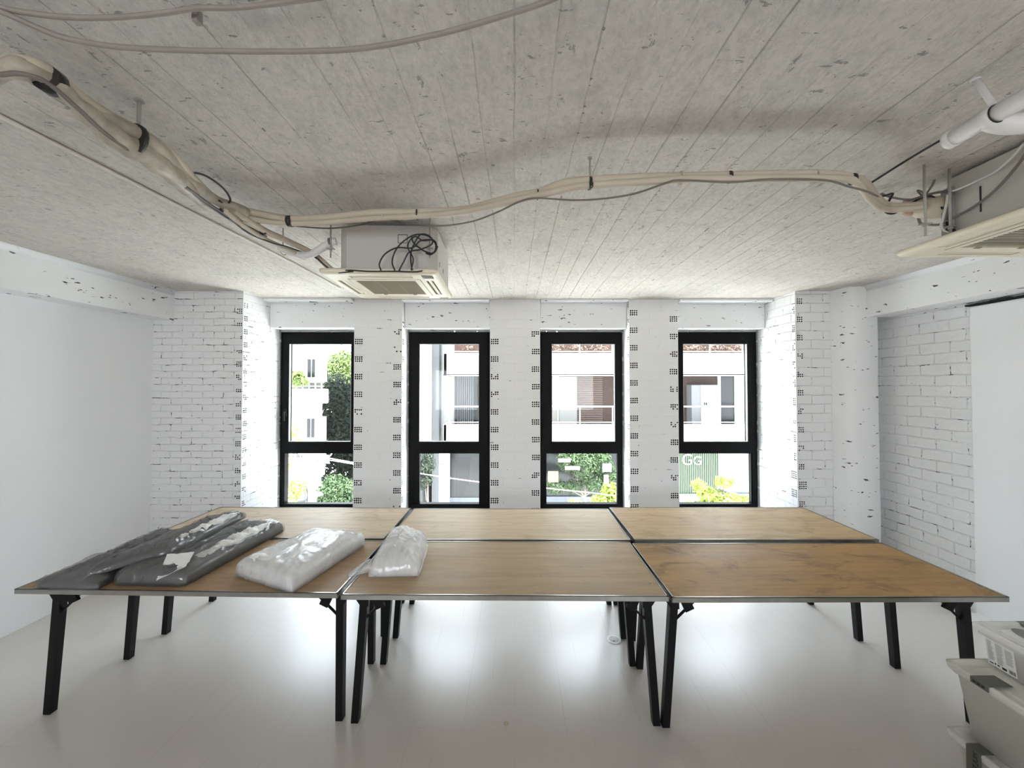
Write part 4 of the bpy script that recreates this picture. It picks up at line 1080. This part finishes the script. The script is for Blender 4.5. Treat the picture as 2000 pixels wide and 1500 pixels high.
# dark oval handle grips printed on the small lid
bm = NB(); pcx, pcy = TX + .135, TY - .12
for (dx, dy, ra, rb) in ((0, -.0, .045, .07),):
    vs = [bm.verts.new((pcx + dx + ra * math.cos(2 * math.pi * q / 28), pcy + dy + rb * math.sin(2 * math.pi * q / 28), .7535)) for q in range(28)]; bm.faces.new(vs)
link('oval_window', bm, plain('dark grey oval', (.14, .14, .13), .4), b3, uv=False)
bm = NB(); box(bm, TX + .20, TX + .26, TY - .045, TY - .004, .742, .7585, bev=.003); link('latch', bm, plain('dark green grey latch', (.10, .11, .10), .4), b3, uv=False)
# bands: over the lid edge and down the side
def text_mesh(s, size):
    cu = bpy.data.curves.new('t', 'FONT'); cu.body = s; cu.size = size; cu.extrude = 0.0004; cu.align_x = 'LEFT'
    o = bpy.data.objects.new('t', cu); col.objects.link(o); dg = bpy.context.evaluated_depsgraph_get(); dg.update()
    me = bpy.data.meshes.new_from_object(o.evaluated_get(dg)); bpy.data.objects.remove(o); bpy.data.curves.remove(cu); return me
def text_part(name, s, size, Mx, m, parent):
    me = text_mesh(s, size); me.name = name; me.materials.clear(); me.materials.append(m)
    off = Vector(parent.location); pp = parent.parent
    while pp: off += Vector(pp.location); pp = pp.parent
    me.transform(Matrix.Translation(-off) @ Mx)
    o = bpy.data.objects.new(name, me); col.objects.link(o); o.parent = parent; return o
def lblband(root, zt, ya, yb_, drop, txt):
    bm = NB(); x = X0 - .0045
    box(bm, x, x + .10, ya, yb_, zt + .0005, zt + .002); box(bm, x - .001, x + .001, ya, yb_, zt - drop, zt + .002)
    bd = link('label_band', bm, M['taupe'], root)
    if txt:
        # reads downwards on the side that faces the room
        Mx = Matrix.Translation((x - .0022, ya + .014, zt - .006)) @ Matrix(((0, 0, -1, 0), (0, 1, 0, 0), (-1, 0, 0, 0), (0, 0, 0, 1)))
        Mx = Matrix.Translation((x - .0018, ya + .012, zt - .006)) @ Matrix(((0, 0, -1, 0), (0, 1, 0, 0), (-1, 0, 0, 0), (0, 0, 0, 1)))
        text_part('lettering', txt, .026, Mx, M['ink'], bd)
    return bd
yc = at(1892, 1325, x=X0).y
lblband(b2, .591, yc - .075, yc - .01, .022, None)
yc2 = at(1889, 1456, x=X0).y
lblband(b1, .2955, yc2 - .055, yc2, .14, 'MULTIBOX')
bm = NB()
for q in range(3): box(bm, X0 - .0062, X0 - .0056, yc - .030 - q * .016, yc - .018 - q * .016, .591 - .016, .591 - .006)
link('printed_marks', bm, M['ink'], b2)
# white paper label on the left side of the small box
lx = TX + .0205
la, lb = at(1925, 1262, x=TX + .025).y, at(1982, 1300, x=TX + .025).y
bm = NB(); z_a, z_b = .600, .712
def sidept(y, z): return (TX + .022 + .018 * (1 - (z - .583) / (.712 - .583)) - .0015, y, z)
quad(bm, [sidept(la, z_a), sidept(lb, z_a), sidept(lb, z_b), sidept(la, z_b)])
lab = link('paper_label', bm, M['paper'], b3, uv=False)
bm = NB()
random.seed(5)
def lbar(y0_, y1_, z0_, z1_):
    f = lambda y, z: (sidept(y, z)[0] - .0006, y, z)
    quad(bm, [f(y0_, z0_), f(y1_, z0_), f(y1_, z1_), f(y0_, z1_)])
L_ = la - lb
for cidx, (c0, c1, zz0, zz1) in enumerate(((.06, .28, .625, .705), (.36, .62, .622, .706), (.68, .95, .640, .700))):
    z = zz1
    while z > zz0:
        lbar(la - L_ * c0, la - L_ * (c1 - random.uniform(0, .08)), z - .0018, z); z -= .0042
link('fine_print', bm, M['inkgrey'], lab, uv=False)
bm = NB()
lbar(la - L_ * .06, la - L_ * .2, .607, .612); lbar(la - L_ * .24, la - L_ * .3, .609, .616); lbar(la - L_ * .34, la - L_ * .42, .609, .615); lbar(la - L_ * .50, la - L_ * .66, .606, .616)
q = .74
while q < .95: lbar(la - L_ * q, la - L_ * (q + .012), .606, .622); q += random.choice((.018, .024, .03))
link('barcode', bm, M['ink'], lab, uv=False)

# ------------------------------------------------------------------ the street outside
ext_white = plain('white facade render', (.42, .415, .40), .7, nscale=1.5, namt=.03)  # one even white base colour, kept dim for the exposure
ext_cream = plain('cream render', (.135, .128, .112), .8, nscale=.8, namt=.06)
ext_grey = plain('grey concrete panel', (.075, .076, .08), .8, nscale=1, namt=.05)
ext_dark = plain('dark window glass outside', (0.0069, 0.0081, 0.0086), .15, spec=.25)
ext_brick = plain('brown tiled wall', (0.0317, 0.0196, 0.0155), .7, spec=.2, nscale=6, namt=.3)
ext_blue = plain('blue grey plinth', (0.0576, 0.0662, 0.0835), .6, nscale=2, namt=.05)
ext_rail = plain('pale metal railing', (.24, .24, .235), .5)
ext_green = plain('pale green corrugated sheet', (.055, .085, .050), .6, nscale=1, namt=.05)
ext_curtain = plain('grey curtain', (0.0576, 0.0605, 0.0634), .8, nscale=3, namt=.2)
ext_red = plain('terracotta plants and brick', (0.0922, 0.0461, 0.0346), .8, nscale=5, namt=.3)
K = 16 / FPX
def ex(px, Y): return (px - CX) / FPX * Y
def ez(py, Y): return at(1005, py, y=Y).z
bm = NB(); box(bm, -40, 40, 4.9, 60, -3.75, -3.6); struct('road', bm, plain('pale pavement', (.70, .70, .69), .9, nscale=.7, namt=.08))
# --- white building opposite
Yf, Yw = 15.0, 16.3
ob = empty('apartment_building', (4, Yw, -3.6), label='white building across the street with long balcony bands above a glazed ground floor', cat='building')
xA, xB = ex(852, Yw), 16
zs = [(690, 733), (829, 865)]
bm = NB()
z733, z829 = ez(733, Yf), ez(829, Yf)
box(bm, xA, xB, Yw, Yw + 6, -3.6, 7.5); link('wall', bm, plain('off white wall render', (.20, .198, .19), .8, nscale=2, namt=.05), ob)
for (t_, b_) in ((ez(690, Yf), ez(733, Yf)), (ez(829, Yf), ez(866, Yf)), (ez(555, Yf), ez(597, Yf))):
    bm = NB(); xs0 = ex(866, Yf)
    box(bm, xs0, xB, Yf, Yf + .12, b_, t_, bev=.01); box(bm, xs0, xs0 + .12, Yf, Yw, b_, t_)
    box(bm, xs0, xB, Yf, Yw, b_, b_ + .05)
    bal = link('balcony', bm, ext_white, ob)
    rt = t_ + .69
    bm = NB(); box(bm, xs0 + .2, xB, Yf + .03, Yf + .08, rt - .05, rt); box(bm, xs0 + .2, xB, Yf + .04, Yf + .07, t_ + .06, t_ + .09)
    x = xs0 + .22
    while x < xB: box(bm, x - .02, x + .02, Yf + .035, Yf + .075, t_, rt); x += 1.22
    link('railing', bm, ext_rail, bal)
# recessed floor between the bands: doors, shutters and curtained glass
zt_, zb_ = ez(733, Yw) + .1, ez(866, Yw) + .3
def wpanel(name, p0, p1, q0, q1, m, dy=.04, Y=Yw):
    bm = NB(); box(bm, ex(p0, Y), ex(p1, Y), Y - dy, Y + .02, ez(q1, Y), ez(q0, Y)); return link(name, bm, m, ob)
wpanel('window', 888, 960, 725, 858, ext_dark, .04)
bm = NB()
x = ex(894, Yw)
while x < ex(925, Yw): box(bm, x, x + .05, Yw - .09, Yw - .05, ez(858, Yw), ez(728, Yw), bev=.015, seg=1); x += .085
link('curtain', bm, ext_curtain, ob)
wpanel('door_panel', 1068, 1088, 728, 858, ext_cream, .05); wpanel('door_jamb', 1088, 1092, 728, 858, plain('grey jamb', (.2, .19, .18), .7), .06)
wpanel('door_panel', 1092, 1126, 736, 858, plain('shaded off white door', (.11, .108, .10), .6), .12)  # door colour darkened to paint in the balcony's shade
wpanel('tiled_wall', 1126, 1205, 728, 858, ext_brick, .03)
bm = NB()
z = ez(858, Yw)
while z < ez(728, Yw): box(bm, ex(1126, Yw), ex(1176, Yw), Yw - .06, Yw - .03, z, z + .03); z += .075
link('shutter', bm, plain('brown shutter slats', (.075, .05, .04), .7), ob)
wpanel('tiled_wall', 1326, 1400, 728, 858, ext_brick, .03)
wpanel('cabinet', 1340, 1357, 752, 858, ext_grey, .5); wpanel('cabinet_door', 1357, 1394, 752, 858, plain('white cabinet', (.16, .16, .16), .6), .52)
bm = NB(); 
for px in (1374, 1378): box(bm, ex(px, Yw - .5), ex(px + 1.5, Yw - .5), Yw - .56, Yw - .52, ez(790, Yw), ez(785, Yw))
link('cabinet_handle', bm, M['ink'], ob)
wpanel('window', 1402, 1500, 730, 858, ext_dark, .04)
wpanel('curtain', 1432, 1455, 734, 856, plain('pale curtain', (.22, .22, .20), .8, nscale=3, namt=.15), .08); wpanel('window_frame', 1400, 1405, 728, 858, ext_white, .1)
wpanel('wall_lamp', 878, 884, 736, 745, plain('orange lamp glass', (.6, .35, .12), .4), .12)
# upper floor behind the top railing
wpanel('tiled_wall', 888, 1500, 600, 690, ext_red, .03)
# ground floor
Yg = Yw
wpanel('column', 849, 862, 560, 1060, ext_grey, .5)
wpanel('ground_wall', 862, 880, 868, 1060, ext_white, .45)
wpanel('mail_plate', 862, 874, 902, 912, ext_cream, .5)
wpanel('shop_window', 881, 948, 882, 970, ext_dark, .1); wpanel('plinth', 878, 960, 970, 1060, ext_blue, .14)
wpanel('shop_window', 960, 1320, 866, 967, ext_dark, .05); wpanel('plinth', 960, 1132, 968, 1060, ext_blue, .16)
wpanel('plinth', 1132, 1320, 968, 1060, ext_grey, .16)
bm = NB(); x = ex(1300, Yw)
while x < ex(1400, Yw): box(bm, x, x + .035, Yw - .14, Yw - .08, ez(965, Yw), ez(868, Yw)); x += .075
box(bm, ex(1300, Yw), ex(1400, Yw), Yw - .08, Yw, ez(965, Yw), ez(868, Yw)); link('corrugated_cladding', bm, ext_green, ob)
wpanel('shop_window', 1400, 1480, 868, 962, plain('grey green shop glass', (.08, .11, .105), .2), .06)
wpanel('plinth', 1300, 1500, 962, 1060, plain('pale green grey plinth', (.09, .105, .085), .7), .2)
for i_, px in enumerate((1330, 1352)):
    pz = ez(908, Yw - .2)
    sz = .62 if i_ == 0 else .50
    Mx = Matrix.Translation((ex(px, Yw - .2), Yw - .18, pz)) @ Matrix.Rotation(R(90), 4, 'X')
    o_ = text_part('sign_letter', 'G', sz, Mx, ext_white, ob); 
    for v in o_.data.vertices:
        v.co.y = v.co.y * 40 if False else v.co.y
# angled side wall of the neighbouring house
sw = empty('corner_house', (-4, 15, -3.6), label='white house corner with diagonal joint lines beside the balcony building', cat='building')
bm = NB(); pts = [(-3.22, 16.2), (-3.46, 13.5), (-4.6, 13.8), (-4.6, 18.2)]
za, zb = ez(868, 15), 8
va = [bm.verts.new((x, y, za)) for x, y in pts]; vb = [bm.verts.new((x, y, zb)) for x, y in pts]
for q in range(4): bm.faces.new((va[q], va[(q + 1) % 4], vb[(q + 1) % 4], vb[q]))
bm.faces.new(va); bm.faces.new(vb[::-1]); link('wall', bm, ext_white, sw)
bm = NB(); pts2 = [(-3.26, 16.2), (-3.50, 13.55), (-4.55, 13.85), (-4.55, 18.2)]
va = [bm.verts.new((x, y, -3.6)) for x, y in pts2]; vb = [bm.verts.new((x, y, za)) for x, y in pts2]
for q in range(4): bm.faces.new((va[q], va[(q + 1) % 4], vb[(q + 1) % 4], vb[q]))
link('lower_glazing', bm, ext_dark, sw)

# --- cream house on the left with bay windows and balconies
Yl = 13.0
lh = empty('cream_house', (-9, Yl, -3.6), label='cream house with small balconies and tall white windows seen through the leftmost window', cat='building')
xr_ = ex(630, Yl)
bm = NB(); pts = [(-16, Yl), (xr_, Yl), (-8.3, Yl + 3), (-16, Yl + 3)]
va = [bm.verts.new((x, y, -3.6)) for x, y in pts]; vb = [bm.verts.new((x, y, 5.2)) for x, y in pts]
for q in range(4): bm.faces.new((va[q], va[(q + 1) % 4], vb[(q + 1) % 4], vb[q]))
bm.faces.new(va); bm.faces.new(vb[::-1]); link('wall', bm, ext_cream, lh)
def lw(name, p0, p1, q0, q1, m, dy, parent=None, Y=Yl):
    bm = NB(); box(bm, ex(p0, Y - dy), ex(p1, Y - dy), Y - dy, Y, ez(q1, Y - dy), ez(q0, Y - dy)); return link(name, bm, m, parent or lh)
lw('bay', 592, 628, 655, 745, ext_white, .35); lw('bay', 592, 628, 815, 900, ext_white, .35)
for (q0, q1) in ((698, 740), (814, 858)):
    wf = lw('window_frame', 597, 618, q0, q1, plain('white window frame', (.85, .85, .85), .5), .40)
    lw('pane', 600, 607, q0 + 3, q1 - 3, ext_dark, .41, wf); lw('pane', 608.5, 615, q0 + 3, q1 - 3, ext_dark, .41, wf)
bm = NB(); box(bm, ex(540, Yl), ex(632, Yl - .35), Yl - .35, Yl, ez(788, Yl - .35), ez(760, Yl - .35), bev=.02); bl = link('balcony', bm, ext_white, lh)
bm = NB(); zr0, zr1 = ez(760, Yl - .35), ez(745, Yl - .35)
box(bm, ex(540, Yl - .35), ex(632, Yl - .35), Yl - .34, Yl - .30, zr1 - .04, zr1); box(bm, ex(540, Yl - .35), ex(632, Yl - .35), Yl - .34, Yl - .31, zr0 + .08, zr0 + .11)
x = ex(540, Yl - .35)
while x < ex(632, Yl - .35): box(bm, x, x + .03, Yl - .34, Yl - .31, zr0, zr1); x += .2
link('railing', bm, ext_rail, bl)
bm = NB(); box(bm, ex(540, Yl), ex(626, Yl - .35), Yl - .35, Yl, ez(932, Yl - .35), ez(897, Yl - .35), bev=.02); bl = link('balcony', bm, ext_white, lh)
bm = NB(); zr0, zr1 = ez(897, Yl - .35), ez(880, Yl - .35)
box(bm, ex(540, Yl - .35), ex(624, Yl - .35), Yl - .34, Yl - .30, zr1 - .04, zr1)
x = ex(540, Yl - .35)
while x < ex(624, Yl - .35): box(bm, x, x + .03, Yl - .34, Yl - .31, zr0, zr1); x += .15
link('railing', bm, ext_rail, bl)
lw('awning', 540, 604, 938, 996, ext_white, .8)
# far block between the trees
fb = empty('distant_block', (ex(668, 45), 45, -3.6), label='distant pale high-rise block peeking above the trees in the leftmost window', cat='building')
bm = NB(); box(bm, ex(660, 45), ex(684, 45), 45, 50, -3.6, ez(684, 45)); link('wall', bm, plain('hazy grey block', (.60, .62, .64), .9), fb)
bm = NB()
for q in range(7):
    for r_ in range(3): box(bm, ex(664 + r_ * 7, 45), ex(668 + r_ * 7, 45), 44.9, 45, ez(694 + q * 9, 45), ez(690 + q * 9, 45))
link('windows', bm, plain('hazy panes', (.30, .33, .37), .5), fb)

# --- trees
def leaves(bm, c, rad, n, size, rng, squash=1.0, hollow=.55):
    c = Vector(c)
    for _ in range(n):
        d = Vector((rng.gauss(0, 1), rng.gauss(0, 1), rng.gauss(0, 1))).normalized()
        r = hollow + (1 - hollow) * rng.random()
        p = c + Vector((d.x * rad[0], d.y * rad[1], d.z * rad[2])) * r
        nrm = (d + Vector((rng.gauss(0, .6), rng.gauss(0, .6), rng.gauss(.3, .6)))).normalized()
        t = nrm.orthogonal().normalized(); t = (Matrix.Rotation(rng.random() * 6.28, 3, nrm) @ t); s = nrm.cross(t)
        L = size * rng.uniform(.6, 1.3); Wd = L * .42
        bm.faces.new([bm.verts.new(p - t * L * .5), bm.verts.new(p + s * Wd * .5 + nrm * L * .08), bm.verts.new(p + t * L * .5), bm.verts.new(p - s * Wd * .5 + nrm * L * .08)])
def tree(name, label, blobs, base, m, n, size, seed, tr=.12, group=None):
    rng = random.Random(seed)
    root = empty(name, base, label=label, cat='tree', group=group)
    bm = NB(); tot = sum(b[3] * b[4] * b[5] for b in blobs) ** 1
    for (x, y, z, rx, ry, rz_) in blobs:
        nn = max(60, int(n * (rx * ry * rz_) / tot)); leaves(bm, (x, y, z), (rx, ry, rz_), nn, size, rng)
    link('crown', bm, m, root, uv=False, recalc=False)
    bm = NB(); b = Vector(base); top_ = Vector(blobs[0][:3])
    tube(bm, [b, b.lerp(top_, .5) + Vector((.05, 0, 0)), top_], tr, rad=lambda t: tr * (1 - .6 * t))
    for bl_ in blobs[1:]: tube(bm, [b.lerp(top_, .55), b.lerp(top_, .6).lerp(Vector(bl_[:3]), .5), Vector(bl_[:3])], tr * .4)
    link('trunk', bm, plain('bark', (.12, .09, .07), .9), root, uv=False)
    return root
lm_dark = leaf_mat('dark evergreen leaves', (0.0068, 0.0119, 0.0076), (0.0238, 0.0340, 0.0221), 1.3)
lm_mid = leaf_mat('mid green leaves', (0.0136, 0.0289, 0.0110), (0.0425, 0.0723, 0.0272), 2)
lm_pale = leaf_mat('pale yellow green leaves', (0.0680, 0.1105, 0.0255), (0.1445, 0.1955, 0.0595), 2)
lm_lime = leaf_mat('lime green leaves', (0.1105, 0.1615, 0.0170), (0.2550, 0.3230, 0.0595), 4)  # the leaves' own yellow green
def bl(px, py, Y, rx, rz_, ry=None): return (ex(px, Y), Y, ez(py, Y), rx, ry or rx, rz_)
tree('evergreen_tree', 'tall dark evergreen tree filling the right half of the leftmost window', [bl(660, 800, 17, 1.1, 1.6), bl(652, 770, 17, .7, .8), bl(672, 850, 17, 1.2, 1.2), bl(655, 860, 16.6, .8, 1.1), bl(690, 880, 17, 1.0, 1.2), bl(662, 915, 17, 1.1, .8), bl(683, 820, 17.3, .8, 1.3)], (ex(668, 17), 17, -3.6), lm_dark, 15000, .17, 1, .2, 'street trees')
tree('leafy_tree', 'pale yellow green tree rising above the dark evergreen, leftmost window', [bl(655, 722, 20, .8, .8), bl(668, 712, 20, .7, 1.0), bl(660, 745, 20, .9, .6), bl(645, 742, 20, .5, .5)], (ex(662, 20), 20, -3.6), lm_pale, 3500, .17, 2, .15, 'street trees')
tree('leafy_tree', 'grey green tree at the right edge behind the evergreen, leftmost window', [bl(686, 740, 22, .9, 1.8), bl(692, 790, 22, 1.0, 1.4)], (ex(688, 22), 22, -3.6), lm_dark, 3500, .18, 22, .15, 'street trees')
tree('round_tree', 'round bright green tree low in the leftmost window', [bl(655, 965, 12, .55, .5), bl(640, 975, 12, .4, .45), bl(672, 962, 12, .45, .45), bl(660, 990, 12, .6, .5), bl(655, 945, 12, .35, .3)], (ex(658, 12), 12, -3.6), lm_mid, 7000, .10, 3, .1, 'street trees')
tree('sapling', 'thin lime leaved twigs low at the left side of the leftmost window', [bl(570, 960, 9, .3, .25), bl(585, 950, 9, .22, .2), bl(565, 900, 9, .12, .2), bl(572, 840, 9, .15, .2), bl(578, 858, 9, .2, .14)], (ex(570, 9), 9, -3.6), lm_lime, 520, .10, 4, .03, 'street trees')
tree('sapling', 'lime leaved young tree at the bottom of the third window', [bl(1190, 965, 9.5, .22, .3), bl(1178, 985, 9.5, .35, .25), bl(1205, 975, 9.5, .3, .3), bl(1122, 985, 9.5, .18, .14), bl(1160, 992, 9.5, .2, .12)], (ex(1180, 9.5), 9.5, -3.6), lm_lime, 1500, .12, 5, .04, 'street trees')
tree('sapling', 'lime leaved young tree at the bottom of the rightmost window', [bl(1405, 985, 9, .35, .25), bl(1430, 985, 9, .3, .25), bl(1365, 950, 9, .2, .16), bl(1412, 940, 9, .22, .14), bl(1385, 968, 9, .28, .2), bl(1455, 985, 9, .2, .2), bl(1345, 990, 9, .2, .12), bl(1375, 990, 9, .3, .15)], (ex(1400, 9), 9, -3.6), lm_lime, 1900, .12, 6, .04, 'street trees')
# planting in front of the dark shop glass (third window)
tree('planter_shrub', 'dense green shrubbery in front of dark shop glass, third window', [bl(1140, 910, 14.6, .6, .55), bl(1110, 900, 14.6, .45, .4), bl(1170, 905, 14.6, .5, .5), bl(1160, 940, 14.6, .5, .4), bl(1085, 950, 14.6, .4, .3), bl(1195, 935, 14.6, .4, .5), bl(1120, 950, 14.6, .4, .25)], (ex(1140, 14.6), 14.6, -3.6), lm_mid, 6000, .12, 7, .05, 'shrubs by the shop front')
tree('planter_shrub', 'grey green shrub seen low in the second window behind the corner house', [bl(835, 905, 13.6, .3, .5), bl(830, 935, 13.6, .3, .4)], (ex(832, 13.6), 13.6, -3.6), lm_dark, 900, .12, 8, .04, 'shrubs by the shop front')
tree('balcony_palm', 'small spiky palm on the upper balcony of the cream house', [bl(575, 738, 12.3, .28, .2), bl(588, 745, 12.3, .2, .12)], (ex(577, 12.3), 12.3, ez(760, 12.3)), lm_pale, 260, .26, 9, .02, 'balcony plants')
tree('balcony_plants', 'row of reddish plants on the top balcony opposite', [bl(1085 + 42 * q, 680, 15.5, .42, .2) for q in range(3)] + [bl(1350 + 42 * q, 680, 15.5, .42, .2) for q in range(3)] + [bl(915, 680, 15.5, .3, .18)], (ex(1150, 15.5), 15.5, ez(690, 15.5)), leaf_mat('reddish leaves', (.10, .06, .045), (.20, .14, .11)), 1500, .12, 10, .02, 'balcony plants')
# posters and signs hanging in the shop front
def card(name, label, p0, p1, q0, q1, Y, m):
    bm = NB(); box(bm, ex(p0, Y), ex(p1, Y), Y, Y + .05, ez(q1, Y), ez(q0, Y), bev=.01); return tag(link(name, bm, m), label, 'sign', 'boards by the shop front')
card('signboard', 'orange board low left in the third window', 1070, 1090, 921, 942, 13.9, plain('orange board', (.22, .08, .03), .6, nscale=6, namt=.25))
card('signboard', 'pale yellow green board above the orange one in the third window', 1103, 1132, 911, 918, 13.9, plain('pale yellow board', (.22, .22, .12), .6))
card('signboard', 'narrow cream board near the transom of the third window', 1090, 1114, 896, 903, 13.9, plain('cream board', (.26, .25, .18), .6))
card('signboard', 'small white tilted board at the right of the third window', 1179, 1188, 928, 945, 13.8, ext_white)
card('signboard', 'dark grey blue board at the right of the third window', 1176, 1194, 906, 922, 13.85, plain('dark grey board', (.04, .05, .06), .6))
# street lamps
def street_lamp(label, px, py, Y, arm_to, kind):
    base = (ex(px, Y), Y, -3.6)
    root = empty('street_lamp', base, label=label, cat='street lamp', group='street lamps')
    zt2 = ez(py, Y); gm = plain('dark grey lamp metal', (.015, .015, .017), .6)
    bm = NB(); tube(bm, [base, (base[0], Y, zt2)], .045, smooth=False); link('pole', bm, gm if kind else ext_white, root, uv=False)
    if kind == 0:
        bm = NB(); c = (base[0], Y)
        cyl(bm, c, .20, zt2, zt2 + .04, 24, .17); cyl(bm, c, .17, zt2 + .04, zt2 + .08, 24, .05); cyl(bm, c, .05, zt2 - .10, zt2, 16, .08); link('lamp_shade', bm, ext_white, root)
    else:
        bm = NB(); q = Vector((ex(arm_to[0], Y), Y, ez(arm_to[1], Y))); tube(bm, [(base[0], Y, ez(py + 25, Y)), q], .05, smooth=False); link('arm', bm, gm, root, uv=False)
street_lamp('street lamp with white disc shade low in the leftmost window', 617, 967, 10.5, None, 0)
street_lamp('dark lamp pole with arm sloping down to the left, leftmost window', 600, 950, 9.6, (556, 988), 1)
street_lamp('dark lamp pole with arm sloping down to the right, rightmost window', 1399, 930, 9.7, (1468, 978), 1)
# overhead cables
def ohc(label, pts, r=.009, junction=None):
    root = empty('overhead_cable', at(*pts[0][:2], y=pts[0][2]), label=label, cat='cable', group='cables over the street')
    bm = NB(); tube(bm, [at(a, b, y=Y) for a, b, Y in pts], r, seg=8); link('wire', bm, plain('pale outdoor cable', (.75, .75, .75), .5), root, uv=False)
    return root
ohc('white cable sloping across the lower pane of the second window', [(560, 880, 9), (700, 905, 9), (822, 925, 9), (880, 934, 9), (940, 942, 9)])
ohc('white cable crossing the lower pane of the third window', [(1040, 950, 9), (1100, 957, 9), (1150, 962, 9), (1200, 968, 9)])
jc = ohc('white cables meeting at a junction in the lower pane of the leftmost window', [(540, 890, 9.4), (590, 899, 9.4), (636, 898, 9.4), (700, 908, 9.4)])
bm = NB(); tube(bm, [at(575, 882, y=9.4), at(605, 892, y=9.4), at(640, 893, y=9.4), at(652, 878, y=9.4)], .014, seg=8); tube(bm, [at(622, 918, y=9.4), at(630, 900, y=9.4), at(642, 890, y=9.4)], .014, seg=8); link('wire', bm, ext_white, jc, uv=False)
bm = NB(); box(bm, *(lambda p: (p.x - .06, p.x + .06, 9.35, 9.45, p.z - .09, p.z + .09))(at(637, 897, y=9.4)), bev=.02); link('junction_box', bm, ext_white, jc)
